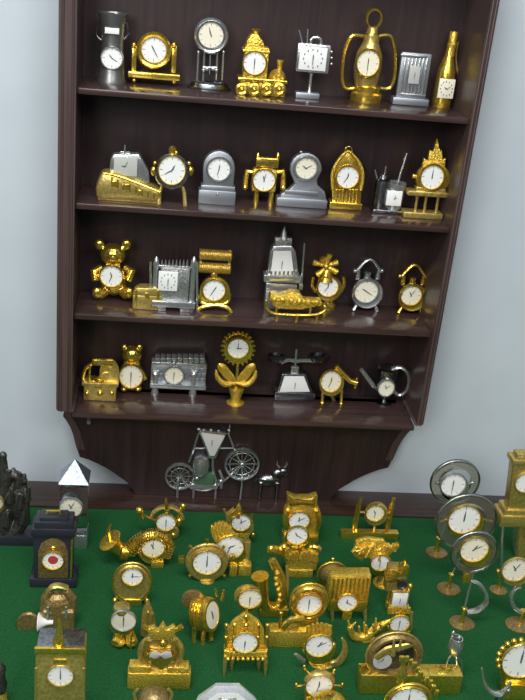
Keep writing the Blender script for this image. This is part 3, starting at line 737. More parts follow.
b = t.part('canopy_post', 'silver'); b.tube([(199, 432, 5), (194, 448, 6), (189, 462, 7)], 1.2); b.tube([(228, 433, 5), (234, 448, 5), (240, 462, 4)], 1.2); b.tube([(230, 424, 5), (229, 434, 5)], 1.1); b.tube([(194, 448, 6), (234, 448, 5)], 1)
b = t.part('lamp', 'silver'); b.lathe(201, 465, [(6, 474), (8, 471), (8.5, 462), (7, 457), (4, 455), (1, 454)], y=5)
b = t.part('seat', 'green_glass'); b.box(195, 214, 474, 486, 3, 13, 1.2)
b = t.part('frame', 'silver'); b.tube([(180, 476, 8), (192, 488, 8), (214, 488, 7), (242, 464, 4)], 1.4, smooth=4); b.tube([(213, 458, 5), (213, 470, 6), (218, 486, 7)], 1.5, smooth=3); b.box(190, 218, 485, 489, 3, 13, .8)
for x in (178, 194, 216):
    b = t.part('leg', 'silver'); b.tube([(x, 480, 6), (x - 1, None, 5)], 1.3)
b = t.part('bracket', 'silver'); b.tube([(219, 470, 6), (222, 478, 4), (221, 488, 4)], 1.6, smooth=3); b.ball(221, 481, 2.6, y=4); b.ball(197, 478, 2.4, y=2)
b = t.part('axle', 'silver'); b.tube([(242, 464, 4), (242, 484, 5), (240, None, 5)], 1.2); t.done()

t = T('bull_figurine', 'small dark grey metal four-legged bull figure beside the spoked wheel, on the dark ledge', 272, 502, 'l', 'silver ornaments on the dark ledge', cat='figurine')
b = t.part('body', 'pewter', remesh=.7)
b.ball(268, 480, 12, 7, 5.5, y=7); b.ball(277, 474, 6.5, 7, 5, y=7); b.ball(283, 471, 5, 4.5, 4, y=6); b.ball(286, 474, 3, 2.6, 2.6, y=5.5)
for x, y in ((260, 4), (261, 10), (277, 4), (278, 10)): b.tube([(x + 1, 482, y), (x, 492, y), (x - 1, None, y)], [2.6, 1.7, 1.8])
b.tube([(257, 478, 7), (253, 482, 7), (252, 489, 7)], [1.3, 1, 1.2])
for s in (-1, 1):
    b = t.part('horn', 'silver'); b.tube([(282 + s * 2.5, 467.5, 6), (282 + s * 5, 464.5, 6), (282 + s * 4.5, 461.5, 6)], [1.2, 1, .5])
t.done()

# --- left end
t = T('bronze_figure_clock', 'dark bronze figure group clock on a long slab base, cut off by the left edge', 8, 546, 't', GT)
b = t.part('base', 'black'); b.box(-32, 33, 537, None, 0, 22, 1.2)
b = t.part('figure', 'dark_bronze', remesh=1.0)
b.tube([(3, 534, 12), (4, 500, 12), (3, 474, 12), (3, 454, 12)], [11, 9, 6, 3], smooth=3); b.ball(3, 456, 4, 5, 4, y=12); b.tube([(10, 474, 12), (18, 476, 11), (26, 482, 10)], [6, 5, 3]); b.ball(18, 500, 12, 22, 9, y=12); b.tube([(12, 535, 10), (24, 520, 10), (24, 500, 10)], [8, 7, 5])
for x, y, d in ((9, 470, 8), (14, 468, 12), (20, 472, 8), (25, 474, 12), (-4, 470, 10), (29, 486, 8), (12, 488, 1), (22, 494, 2), (24, 510, 3), (8, 512, 2)): b.tube([(x - 2, y + 14, d + 2), (x, y, d)], [4.5, 1.6])
b.ball(-16, 505, 14, 26, 9, y=12)
b = t.part('dial_case', 'brass'); b.disc(-6, 502, [(8, 8), (10, 7), (11, 3), (9, 1.5)])
t.dial(-6, 502, 8.5, y=1.5, bez='brass', bw=1.6, face='grey_dial', hm=(1, 20)); t.done()

t = T('pyramid_roof_clock', 'silver pyramid-roofed clock with glass body, behind the black mantel clock', 76, 549, 't', GT)
b = t.part('base', 'silver'); b.box(60, 87, 536, None, 0, 24, 1)
b = t.part('glass_body', 'glass'); b.box(60, 87, 487, 536, 1.5, 22, .5)
b = t.part('roof', 'silver_blue')
k = t.s; X, Z = b.q(73.5, 485, -2); X2, Z2 = b.q(74.5, 459, 12); w = 14.6 * k
V = [b.bm.verts.new(p) for p in ((X - w, -2 * k, Z), (X + w, -2 * k, Z), (X + w, 26 * k, Z), (X - w, 26 * k, Z), (X, 12 * k, Z2))]
b.face((V[3], V[2], V[1], V[0]))
for i in range(4): b.face((V[i], V[(i + 1) % 4], V[4]))
b = t.part('clock_drum', 'silver'); b.lathe(72, 500, [(7, 536), (4, 530), (4, 520), (10, 513), (11, 503), (9, 496), (6, 493), (2, 492.5)], y=12)
t.dial(71, 507, 10.5, y=1, bez='silver', bw=1.2, face='cream', hm=(11, 5)); t.done()

t = T('black_mantel_clock', 'black lacquered mantel clock with gold arched panel and a red-centred dial', 53, 588, 't', GT)
b = t.part('body', 'black'); b.box(34, 72, 532, 581, 2, 22, 1)
b = t.part('base', 'black'); b.box(30, 76, 579.5, None, 0, 26, 1.2)
b = t.part('cornice', 'black'); b.box(32, 75, 530, 537, -1, 25, 1); b.box(35, 72, 523, 531, 1, 23, 1.2); b.box(40, 67, 518, 524, 4, 20, 1.5)
b = t.part('handle', 'gold'); b.tube([(46, 519, 12), (47, 511, 12), (60, 511, 12), (61, 519, 12)], 1.3); b.ball(50, 517, 1.6, y=12); b.ball(57, 517, 1.6, y=12)
b = t.part('arch_panel', 'bronze'); b.poly([(38, 578), (38, 552), (41, 544), (47, 540), (53, 538.5), (59, 540), (65, 544), (68, 552), (68, 578)], 1, 3, .5)
b = t.part('side_column', 'gold'); b.tube([(71, 578, 2), (72, 540, 2)], 1)
b = t.part('keystone', 'gold'); b.ball(53, 548, 3.4, 2, 1.5, y=.5)
f = t.dial(53, 560, 10, y=.8, bez='gold', bw=1.2, hm=(10, 10))
b = t.part('dial_centre', 'red', f); b.disc(53, 560, [(5, .3), (5, .15), (.1, .12)]); t.done()

t = T('bronze_gramophone', 'dark bronze gramophone ornament with a pale cone horn, behind the brass box clock', 56, 632, 't', GT, cat='ornament')
b = t.part('body', 'bronze', remesh=.9); b.ball(57, 605, 16, 16, 10, y=12); b.box(42, 74, 612, None, 2, 24, 2); b.tube([(44, 612, 10), (45, 598, 10), (50, 590, 10)], [5, 5, 4]); b.tube([(72, 612, 10), (72, 598, 10), (66, 590, 10)], [5, 5, 4])
b = t.part('top_arch', 'brass'); b.tube([(47, 592, 10), (52, 586.5, 9), (60, 585.5, 9), (68, 588, 10)], 2, flat=2, smooth=4)
b = t.part('horn', 'dial', label='pale cone horn'); X, Z = b.q(44, 622, 2); k = t.s
b.rings([[(X + (u - 6) * k, 2 * k + r * k * math.cos(2 * PI * j / 20), Z + r * k * math.sin(2 * PI * j / 20)) for j in range(20)] for u, r in ((0, 9), (.8, 9.4), (4, 6), (9, 3), (15, 2.2))])
b = t.part('side_disc', 'bronze'); b.disc(29, 622, [(8, 8), (11, 8), (12, 5), (11, 3), (9, 3)], sz=1.2); b.tube([(40, 622, 6), (30, 622, 6)], 1.8)
for x in (48, 66):
    b = t.part('post', 'silver'); b.tube([(x, 618, 1), (x, 607, 2)], 1.4)
t.done()

t = T('brass_box_clock', 'tall brass box clock with a flat grey top, projecting lip and round dial, bottom left', 60, 742, 't', GT)
b = t.part('body', 'brass'); b.box(37, 83, 652, None, 1, 30, 1)
b = t.part('lip', 'gold'); b.box(36, 84, 649, 655, -1, 3, .8)
b = t.part('top_plate', 'pewter'); b.box(38, 82, 648.4, 651, 1, 30, .5)
b = t.part('side_pillar', 'brass'); b.tube([(35.5, None, 1), (36, 668, 1)], 1.3)
b = t.part('side_pillar', 'brass'); b.tube([(83.5, None, 1), (84, 668, 1)], 1.3)
b = t.part('teardrop', 'gold'); b.lathe(59, 634, [(5, 647), (6, 644), (5.6, 639), (3.4, 632), (1.8, 625), (1.8, 621), (.4, 618)], y=8)
b = t.part('dial_cap', 'gold'); b.poly([(53, 664), (54, 660), (66, 660), (67, 664)], -.5, 2, .5)
t.dial(60.5, 675, 12, y=.6, bez='brass', bw=1.6, hm=(6, 0)); t.done()

t = T('dark_bronze_lamp', 'dark ornament with a gold foot, cut off by the lower left corner', 0, 712, 't', GT, cat='ornament')
b = t.part('foot', 'gold_ornate'); b.lathe(0, 695, [(9, None), (9, 704), (7, 699), (6, 690)], y=9)
b = t.part('body', 'dark_bronze'); b.lathe(0, 680, [(6, 691), (7, 684), (5, 676), (6, 668), (3, 664), (.5, 661)], y=9); t.done()

# --- second column from the left
t = T('aeroplane_clock', 'gold aeroplane clock with upright propeller and its dial as the nose, left back row', 168, 541, 't', GT)
b = t.part('fuselage', 'brass'); b.disc(167, 521, [(2, 26), (7, 20), (12, 10), (12.5, 5), (10, 2.5)]); b.ring(167, 520, 16, 2, y=7, a0=-80, a1=80, ry=2)
b = t.part('propeller', 'gold'); b.tube([(167, 512, 1), (166.5, 505, 0), (166, 498, 0)], [1.3, 2.4, 1]); b.ball(167, 510, 3, y=1.5)
b = t.part('wing', 'gold'); b.tube([(156, 520, 7), (147, 517, 7), (140, 512, 6)], [2, 1.6, 1.4]); b.ball(139.5, 511, 4, 5, 4, y=5); b.tube([(140, 512, 5), (143, 519, 4)], 1.2)
b = t.part('wing', 'gold'); b.tube([(178, 519, 7), (181, 511, 7), (184, 505, 6)], [2.2, 2.6, 3]); b.ball(183, 507, 3, 4.5, 3, y=5); b.ball(179, 522, 3, 5, 3, y=5)
b = t.part('wheel', 'gold'); b.ball(173, 537, 3.6, 4.2, 3, y=3); b.tube([(168, 530, 6), (173, 537, 3)], 1.3)
b = t.part('wheel', 'gold'); b.ball(161, 538, 3.2, 3.8, 3, y=4); b.tube([(166, 530, 6), (161, 538, 4)], 1.3)
t.dial(166, 522, 9.2, y=2, bez='gold', bw=1.4, hm=(12, 30)); t.done()

t = T('ribbed_horn_clock', 'gold ribbed horn curling over a round dial, flared bell at its left', 157, 569, 't', GT)
pts = [(112, 538, 6), (122, 551, 6), (128, 552, 6), (136, 543, 7), (146, 536, 7), (155, 534.5, 7), (165, 538, 7), (170, 546, 7), (167, 556, 7)]
b = t.part('tube', 'gold'); b.tube(pts[1:], [6.5, 5.5, 4.6, 4.4, 4.2, 3.6, 3, 2.6], smooth=5)
b = t.part('ribs', 'gold')
P = [b.P3(p) for p in pts[1:]]; n = 30
for i in range(n):
    u = i / (n - 1) * (len(P) - 1); j = min(int(u), len(P) - 2); w = u - j
    c = P[j].lerp(P[j + 1], w); d = (P[j + 1] - P[j]).normalized(); e = Vector((0, 1, 0)); g = d.cross(e); r = (8.2 - 4.2 * i / n) * t.s
    b.mtube([c + (e * math.cos(2 * PI * m / 14) + g * math.sin(2 * PI * m / 14)) * r for m in range(14)], 0.75 * t.s, 6, True)
b = t.part('bell', 'gold'); b.tube([(124, 553, 6), (119, 549, 6), (114, 544, 5), (110, 540, 4)], [5, 6, 9, 12.5], seg=18)
b.tube([(110, 541, 3), (108, 530, 2), (111, 524, 2)], [2, 1.6, .8])
b = t.part('case', 'brass'); b.disc(153, 548, [(9, 12), (13, 10), (14.5, 6), (13, 3), (11, 3)])
b = t.part('fringe', 'gold')
for i in range(12):
    a = math.radians(115 + i * 12); b.tube([(153 + 12.5 * math.sin(a), 548 - 10.5 * math.cos(a), 3), (153 + 16 * math.sin(a), 548 - 13.5 * math.cos(a), 3)], 1.1, seg=6)
b = t.part('foot', 'gold_ornate'); b.box(151, 164, 562, None, 0, 12, 1.5)
t.dial(153, 547, 11, y=2.6, bez='gold', bw=1.6, face='cream', hm=(11, 0)); t.done()

t = T('round_disc_clock', 'gold disc clock with a small high-set dial and two ball feet', 132, 607, 't', GT)
b = t.part('disc', 'brass'); b.disc(132, 582, [(8, 9), (18, 9), (19.5, 7), (19.5, 4), (18, 2.5), (8, 3)], sz=1.25)
b = t.part('rim', 'gold'); b.ring(132, 582, 18.6, 1.3, y=3, sz=1.25)
for x in (115, 147):
    b = t.part('foot', 'gold'); b.ball(x, 602, 3, 4, 3, y=4); b.tube([(x, 600, 4), (132 + (x - 132) * .6, 594, 5)], 1.5)
b = t.part('base', 'gold'); b.box(124, 142, 600, None, 1, 12, 1)
t.dial(132.5, 576, 10, y=2, bez='gold', bw=1.6, hm=(12, 15)); t.done()

t = T('boots_figure_clock', 'round white dial clock standing on two chunky gold boots, gold leaf behind', 126, 649, 't', GT)
b = t.part('case', 'gold'); b.disc(123, 620, [(9, 12), (12.5, 11), (13.5, 7), (12.5, 3), (11, 2.5)])
b = t.part('hat', 'brass'); b.lathe(122, 605, [(8, 611), (9, 608), (8, 606), (2, 605)], y=9)
b = t.part('boot', 'gold_ornate'); b.tube([(119, 632, 8), (118, 639, 6), (115, 644, 0)], [5, 5.5, 4.5]); b.ball(120, 642, 6, 5, 7, y=5)
b = t.part('boot', 'gold_ornate'); b.tube([(129, 632, 8), (131, 639, 6), (134, 644, 0)], [5, 5.5, 4.5]); b.ball(131, 642, 6, 5, 7, y=5)
b = t.part('cane', 'gold'); b.tube([(131, None, -2), (131, 638, -1), (133, 634, -1), (134, 637, -1)], 1)
b = t.part('leaf', 'brass'); b.poly([(140, 636), (142, 612), (148, 600), (154, 614), (157, 632), (150, 642)], 12, 16, 1.2)
b = t.part('leaf_vein', 'gold'); b.tube([(146, 634, 11), (148, 612, 11)], .9); b.tube([(151, 630, 11), (153, 614, 11)], .9)
t.dial(123.5, 620, 12, y=2.2, bez='silver', bw=1, face='cream', hm=(12, 30), ticks=False); t.done()

def bar_base_clock(): pass
t = T('winged_ring_clock', 'gold ring clock with two horn tips, heart-shaped grey dial and wide block base', 160, 690, 't', GT)
b = t.part('base', 'gold_ornate'); b.box(128, 191, 674, None, 0, 14, 1.4)
b = t.part('block', 'gold_ornate'); b.box(129, 151, 667, 676, 1, 13, 1.5)
b = t.part('block', 'gold_ornate'); b.box(167, 189, 668, 677, 1, 13, 1.5)
b = t.part('ring', 'brass'); b.ring(161, 652, 20, 3.4, y=8, ry=1.4); b.disc(161, 652, [(19, 8.5), (19, 6.5), (.2, 6)])
b = t.part('crown', 'gold_ornate'); b.poly([(150, 640), (148, 630), (154, 628), (158, 632), (163, 624), (167, 631), (174, 627), (176, 631), (173, 641)], 2, 9, 1.2)
for s in (-1, 1):
    b = t.part('horn', 'gold'); b.tube([(163 + s * 9, 632, 7), (163 + s * 14, 629, 6), (163 + s * 19, 626, 6)], [2, 2.4, 2.8], smooth=3)
    b = t.part('side_scroll', 'gold'); b.tube([(161 + s * 14, 640, 4), (161 + s * 16, 650, 3), (161 + s * 12, 660, 3)], 2, smooth=3)
b = t.part('heart', 'gold'); b.poly([(148, 655), (150, 651), (160, 653), (171, 651), (173, 655), (171, 664), (161, 672), (151, 664)], 1.5, 6, 1.5)
f = t.part('clock_face', ['grey_dial', 'ink']); f.poly([(149, 657), (151, 652.5), (157, 651.5), (160.5, 654.5), (165, 651.5), (171, 652.5), (172.5, 657), (165, 659), (160.5, 656.5), (155, 659)], .8, 2, .3); t.hands(160.5, 656, 5, 1, (10, 10), f=f)
b = t.part('crest', 'gold'); b.ball(163, 644, 4, 5, 3, y=3); t.done()

t = T('ship_wheel_clock', "gold ship's wheel clock with square side handles and a broad rim", 207, 585, 't', GT)
b = t.part('wheel', 'brass'); b.disc(207, 561, [(12, 10), (19, 10), (21, 7.5), (20, 4.5), (17, 3), (14, 3.5)], sz=1.02); b.ring(207, 561, 20, 1.6, y=6)
for a in range(0, 360, 45):
    b = t.part('handle', 'gold'); r = math.radians(a); c, s_ = math.sin(r), math.cos(r)
    if a in (90, 270): b.box(207 + c * 25.5 - 3, 207 + c * 25.5 + 3, 557.5 - (c * 1), 563.5 - (c * 1), 4, 10, 1)
    else: b.tube([(207 + c * 20, 561 - s_ * 17, 6), (207 + c * 25, 561 - s_ * 21.5, 6)], [1.3, 1.7])
b = t.part('foot', 'brass'); b.lathe(207, 580, [(8, None), (8, 584), (4, 581), (3.4, 577)], y=8)
t.dial(207, 562, 13.6, y=2.8, bez='gold', bw=1.8, hm=(6, 0)); t.done()

t = T('crowned_cherub_clock', "gold clock with a fan crown, overlapping the ship's wheel clock at its right", 238, 577, 't', GT)
b = t.part('case', 'gold'); b.disc(230, 549, [(11, 14), (15, 12), (16, 8), (15, 4), (13, 3)])
b = t.part('crown', 'gold_ornate')
for i in range(6): b.tube([(216 + i * 4, 540 - i * .8, 5), (213 + i * 3.4, 531 - 3 * math.sin(i * .6), 4), (212 + i * 3.6, 525 - 4 * math.sin(i * .6), 5)], [2.6, 2.6, 1.6])
b = t.part('foot', 'gold_ornate'); b.box(230, 238, 566, None, 0, 10, 1)
b = t.part('foot', 'gold_ornate'); b.box(239, 252, 566, None, 1, 12, 1)
b = t.part('side_post', 'brass'); b.box(243, 250, 542, 567, 6, 12, 1.4)
t.dial(230, 547, 13, y=2.6, bez='gold', bw=1.8, hm=(2, 33)); t.done()

t = T('cuckoo_house_clock', 'gold clock with pointed top and half-hidden dial, behind the fan-crowned clock', 241, 547, 't', GT)
b = t.part('case', 'brass'); b.disc(241, 523, [(9, 12), (12, 11), (13, 7), (12, 3), (10, 2.5)])
b = t.part('steeple', 'gold'); b.lathe(238.5, 510, [(5, 516), (4, 511), (2.6, 507), (.6, 503)], y=6); b.tube([(226, 516, 6), (224, 509, 6)], 1.4); b.tube([(231, 514, 7), (238, 509, 6)], 2)
b = t.part('base', 'gold_ornate'); b.box(233, 250, 533, None, 2, 13, 1.4)
b = t.part('wing', 'brass'); b.poly([(226, 526), (226, 514), (234, 508), (234, 528)], 6, 10, 1)
b = t.part('chain', 'gold'); b.tube([(252, 514, 6), (253, 532, 5)], .8); b.ball(253, 535, 2.2, 3, 2, y=5)
t.dial(241, 522, 9.2, y=2.2, bez='gold', bw=1.4, hm=(12, 10)); t.done()

t = T('tilted_barrel_clock', 'gold barrel clock turned sideways, its narrow dial facing right', 200, 645, 't', GT)
b = t.part('barrel', 'gold')
k = t.s
def tilted(b, px, py, y, prof, az=56, el=16, seg=26, sz=1.25, loop=False):
    X, Z = b.q(px, py, y); a, e = math.radians(az), math.radians(el)
    d = Vector((math.sin(a) * math.cos(e), -math.cos(a) * math.cos(e), math.sin(e))); u = Vector((math.cos(a), math.sin(a), 0)); v = u.cross(d)
    if v.z < 0: v = -v
    b.rings([[Vector((X, y * k, Z)) + d * (w * k) + (u * math.cos(2 * PI * j / seg) + v * math.sin(2 * PI * j / seg) * sz) * (r * k) for j in range(seg)] for r, w in prof], loop=loop)
tilted(b, 206, 614, 8, [(.5, -14.2), (8, -14), (12, -12), (13.5, -6), (13, 0), (14.5, 3), (14.5, 6), (12, 7), (10, 6.5), (.3, 6.4)])
b = t.part('ribs', 'gold')
for w in (-10, -6, -2): tilted(b, 206, 614, 8, [(13.4, w - .8), (14.6, w - .4), (14.6, w + .4), (13.4, w + .8)], loop=True)
b = t.part('back_disc', 'bronze'); b.disc(193, 598, [(9, 16), (11.5, 15), (11.5, 13), (9, 12)])
b = t.part('bezel', 'gold'); tilted(b, 206, 614, 8, [(11, 6), (13.5, 6), (13.3, 8), (11.4, 8)], loop=True)
f = t.part('clock_face', 'cream'); tilted(f, 206, 614, 8, [(11.2, 6.5), (11.2, 7.4), (.2, 7.5)])
h = t.part('hour_hand', 'ink', f); tilted(h, 206, 614, 8, [(.8, 7.5), (.8, 8)], sz=6)
b = t.part('top_finial', 'gold'); b.tube([(222, 600, 12), (224, 590, 12)], [2, 1.2]); b.tube([(217, 596, 12), (215, 588, 12)], [1.6, 1])
for x, y in ((194, 6), (203, 3), (211, 9)):
    b = t.part('foot', 'gold'); b.tube([(x + 1, 628, 8), (x, 636, y), (x, None, y - 2)], [2.8, 2.4, 2.6])
t.done()

t = T('pedestal_dial_clock', 'large round white dial clock on a thin gold stem behind the throne clock', 249, 640, 't', GT)
b = t.part('case', 'gold'); b.disc(249, 597, [(9, 11), (12, 10), (13, 6), (12, 3), (10, 2.5)])
b = t.part('stem', 'gold'); b.lathe(247, 625, [(7, None), (7, 637), (2.5, 633), (1.8, 625), (2.4, 617), (3, 611)], y=7, seg=16)
b = t.part('back_plate', 'brass'); b.disc(247, 594, [(10, 15), (13, 14), (13, 12), (10, 11)])
t.dial(250, 598, 11, y=2.3, bez='gold', bw=1.2, face='cream', hm=(6, 30)); t.done()

t = T('throne_clock', 'gold throne-shaped clock on four spindly legs with a high carved back', 245, 677, 't', GT)
b = t.part('back', 'gold_ornate'); b.poly([(227, 648), (228, 630), (233, 622), (240, 617), (246, 613), (252, 617), (259, 622), (264, 630), (265, 648)], 7, 12, 1.2)
b = t.part('finial', 'gold'); b.ball(246, 625, 3, y=5); b.ball(246, 617, 2.4, 3, 2.4, y=5); b.tube([(246, 634, 4), (247, 608, 7)], 1.1)
for x in (226, 234, 258, 267):
    b = t.part('post', 'gold'); b.tube([(x, 650, 6), (x + .5, 627, 7)], 1.5); b.ball(x + .5, 625, 2.2, y=7); b.ball(x, 637, 2.1, y=6)
b = t.part('seat_rail', 'gold_ornate'); b.box(224, 267, 652, 658, 2, 14, 1.2)
for i in range(8): b.ball(228 + i * 5, 659, 2, y=2)
for x, y in ((225, 2), (232, 11), (259, 11), (266, 2)):
    b = t.part('leg', 'brass'); b.tube([(x, 656, y), (x - .3, 664, y), (x - 1, None, y)], [1.7, 2.1, 1.2]); b.ball(x, 662, 2.2, y=y)
b = t.part('case', 'gold'); b.disc(245, 642, [(10, 9), (13, 8), (13, 3), (12, 2.5)])
t.dial(245, 642, 12, y=2.2, bez='gold', bw=1.2, hm=(6, 30)); t.done()

t = T('faceted_crystal_clock', 'silver octagonal faceted glass-like block at the bottom edge, its top facets showing', 226, 742, 't', GT)
b = t.part('block', 'crystal')
pr = []
for r, y in ((20, 14), (30, 10), (32, 4), (26, 0)): pr.append((r, y))
k = t.s; X, Z = b.q(226, 712, 0)
b.rings([[(X + r * k * math.sin(2 * PI * (j + .5) / 8), y * k, Z + r * k * math.cos(2 * PI * (j + .5) / 8)) for j in range(8)] for r, y in pr])
b = t.part('foot', 'silver'); b.box(212, 240, 732, None, 2, 12, 1)
b = t.part('facet_trim', 'dial'); b.rings([[(X + r * k * math.sin(2 * PI * (j + .5) / 8), y * k, Z + r * k * math.cos(2 * PI * (j + .5) / 8)) for j in range(8)] for r, y in ((26.2, -.6), (23, -1), (20, -.6))])
t.dial(226, 712, 17, y=-.6, bez='silver', bw=1.6, hm=(10, 10)); t.done()

t = T('gold_urn', 'dull gold urn top at the bottom edge, below the gold clock with horn tips', 153, 742, 't', GT, cat='ornament')
b = t.part('body', 'bronze'); b.lathe(153, 715, [(10, None), (11, 736), (7, 730), (16, 714), (18, 704), (15, 696), (9, 692), (3, 690)], y=17)
b = t.part('handle', 'brass'); b.tube([(137, 704, 12), (134, 694, 12), (138, 689, 12)], 1.6, smooth=3)
b = t.part('handle', 'brass'); b.tube([(169, 704, 12), (172, 694, 12), (168, 689, 12)], 1.6, smooth=3); t.done()

# --- middle
t = T('owl_shaped_clock', 'gold owl-like clock with two ear points at the back edge of the felt', 300, 546, 't', GT)
b = t.part('body', 'gold_ornate'); b.poly([(284, 538), (284, 512), (288, 506), (287, 495), (296, 499), (309, 499), (318, 496), (317, 507), (321, 513), (319, 538)], 4, 15, 2)
b = t.part('brow', 'gold'); b.poly([(287, 496), (294, 500), (311, 501), (317, 497), (315, 507), (303, 505), (290, 507)], 2.4, 6, 1)
for s in (-1, 1):
    b = t.part('wing', 'gold'); b.tube([(302 + s * 15, 510, 4), (302 + s * 17, 519, 3), (302 + s * 15, 530, 3)], [2.6, 3.4, 2], smooth=3)
b = t.part('base', 'gold'); b.box(283, 319, 537, None, 1, 16, 1.4)
t.dial(299, 520, 10, y=3, bez='gold', bw=1.6, hm=(12, 10)); t.done()

t = T('carousel_clock', 'gold clock, dial above a tumbled ornate base, in front of the owl-like clock', 300, 579, 't', GT)
b = t.part('case', 'gold'); b.disc(297, 535, [(8, 12), (11, 11), (12, 7), (11, 4), (9.5, 3)])
b = t.part('neck', 'gold'); b.tube([(297, 545, 8), (298, 556, 9)], [4, 5])
b = t.part('base', 'gold_ornate'); b.box(286, 318, 556, 571, 2, 16, 2); b.box(288, 314, 570, None, 1, 16, 1.5)
b = t.part('ornament', 'gold_ornate')
random.seed(3)
for i in range(16): b.tube([(287 + i * 2, 560 + random.uniform(-3, 2), 2), (287 + i * 2 + random.uniform(-2, 2), 551 + random.uniform(-3, 3), 1)], random.uniform(1.5, 2.4), seg=6)
b = t.part('arm', 'gold'); b.tube([(287, 556, 6), (279, 551, 4), (271, 549, 3)], [4, 5, 4], smooth=3); b.ball(271, 550, 4.5, 6, 4, y=3); b.ball(284, 547, 4.5, y=5)
b = t.part('arm', 'gold'); b.tube([(309, 553, 6), (315, 547, 4), (320, 550, 3)], [3, 3.4, 2.4], smooth=3); b.ball(311, 547, 3, y=4)
t.dial(297, 535, 10, y=2.6, bez='gold', bw=1.4, hm=(11, 20)); t.done()

t = T('saxophone_clock', 'tall gold saxophone-like ornament with fluted bell, left of the horseshoe clock', 272, 618, 't', GT, cat='ornament')
b = t.part('bell', 'gold'); b.tube([(275, 611, 6), (265, 606, 5), (262, 592, 5), (260, 576, 5)], [5, 6, 7, 9], smooth=4, seg=14)
b = t.part('tube', 'gold'); b.tube([(275, 611, 6), (282, 600, 7), (280, 578, 8), (272, 560, 8)], [5, 6, 5.4, 4], smooth=4, seg=12)
b = t.part('keys', 'gold_ornate')
for i in range(7): b.ball(278 + math.sin(i) * 2, 606 - i * 5.5, 2.6, y=2.5)
b = t.part('side_rod', 'brass'); b.tube([(286, 608, 6), (288, 585, 6), (287, 566, 7)], 1.4)
b = t.part('base', 'gold'); b.box(260, 289, 610, None, 0, 14, 1.2); t.done()

t = T('globe_ornament', 'dull brown gold ball ornament on a small ring, behind the horseshoe clock', 331, 592, 't', GT, cat='ornament')
b = t.part('ball', 'bronze'); b.ball(332, 574, 13, 13, 12, y=12)
b = t.part('meridian', 'gold'); b.ring(332, 574, 14.5, 1.1, y=12)
b = t.part('base', 'gold'); b.lathe(331, 588, [(9, None), (9, 590), (5, 587), (4, 584)], y=10)
b = t.part('finial', 'gold'); b.ball(333, 559, 2, y=12); t.done()

t = T('horseshoe_clock', 'gold wide-rimmed round clock standing on a long bar base', 302, 648, 't', GT)
b = t.part('base', 'gold_ornate'); b.box(270, 332, 632, None, 0, 14, 1.2)
b = t.part('rim', 'gold'); b.ring(309, 601, 16, 3.6, y=8, ry=1.7, sz=1.12); b.ring(309, 601, 19, 1, y=6, sz=1.12)
b = t.part('stand', 'gold'); b.box(299, 318, 620, 633, 4, 12, 1.5)
b = t.part('hand', 'gold'); b.tube([(283, 627, 2), (291, 620, 1), (304, 618, 1)], [3.4, 3.6, 3.2], smooth=3); b.tube([(279, 632, 4), (281, 614, 3)], [2, 1.4]); b.ball(281, 613, 2, y=3)
b = t.part('hook', 'brass'); b.tube([(286, 626, 1), (288, 620, 0), (293, 619, 0)], 1.2, smooth=3)
t.dial(309, 603, 12, y=5, bez='gold', bw=2.5, hm=(12, 30), bd=4); t.done()

t = T('grand_piano_clock', 'gold piano-shaped clock with a wide ribbed lid and a round dial on its front', 348, 624, 't', GT)
b = t.part('lid', 'gold_ornate'); b.poly([(327, 600), (331, 576), (372, 576), (368, 602)], 3, 18, 1.5)
b = t.part('ribs', 'gold')
for i in range(9): b.tube([(332 + i * 4.2, 598, 2.8), (334.5 + i * 4.2, 578, 2.8)], 1, seg=6)
b = t.part('body', 'gold'); b.box(329, 368, 600, 612, 3, 18, 1.5)
for x, y in ((332, 5), (365, 5), (349, 16)):
    b = t.part('leg', 'brass'); b.tube([(x, 608, y), (x, None, y)], [2.2, 1.6])
b = t.part('pedal', 'gold_ornate'); b.box(343, 353, 610, None, 6, 9, .8)
t.dial(347, 602, 9.6, y=1.8, bez='gold', bw=1.4, hm=(12, 20)); t.done()

t = T('rooster_clock', 'gold round clock with small comb on top, curved tail at right, beak at left', 321, 671, 't', GT)
b = t.part('case', 'gold'); b.disc(319, 647, [(10, 14), (14, 12), (15, 8), (14, 4), (12, 3)])
b = t.part('comb', 'gold_ornate')
for i in range(6): b.tube([(308 + i * 4.4, 634, 6), (308.5 + i * 4.4, 626 - 3 * math.sin(i * .6), 5)], [2.4, 1.5])
b = t.part('tail', 'brass'); b.tube([(328, 664, 8), (338, 662, 8), (344, 654, 8), (345, 645, 8), (342, 638, 8)], [4, 4.6, 3.8, 2.4, 1], flat=.7, smooth=4)
b = t.part('beak', 'silver'); b.tube([(304, 661, 3), (299, 657, 2), (295, 654, 1)], [2.4, 2.6, 1.2], smooth=3)
b = t.part('base', 'gold_ornate'); b.lathe(321, 665, [(13, None), (13, 668), (9, 664), (8, 660)], y=12, sy=.8)
b = t.part('shoulder', 'gold'); b.ball(305, 648, 3.4, 7, 4, y=6); b.ball(333, 647, 3, 6, 4, y=6)
t.dial(319, 645, 13, y=2.4, bez='gold', bw=1.4, hm=(1, 10)); t.done()

t = T('pegged_drum_clock', 'gold drum clock with tiny side pegs, nearest in the middle column', 319, 712, 't', GT)
b = t.part('drum', 'gold'); b.disc(319, 684, [(10, 16), (14, 15), (15, 11), (15, 5), (14, 3), (12, 3)])
b = t.part('visor', 'brass'); b.ring(319, 684, 14.6, 2, y=4, a0=-70, a1=70, ry=2)
for x, y in ((296, 686), (342, 686), (304, 668), (334, 672)):
    b = t.part('peg', 'gold'); b.ball(x, y, 1.8, 4, 1.8, y=6); b.tube([(x, y, 6), (319 + (x - 319) * .55, 684 + (y - 684) * .55, 7)], 1)
b = t.part('base', 'gold'); b.box(306, 333, 700, None, 0, 15, 1.2)
t.dial(319, 685, 13, y=2.4, bez='gold', bw=1.4, hm=(12, 32)); t.done()

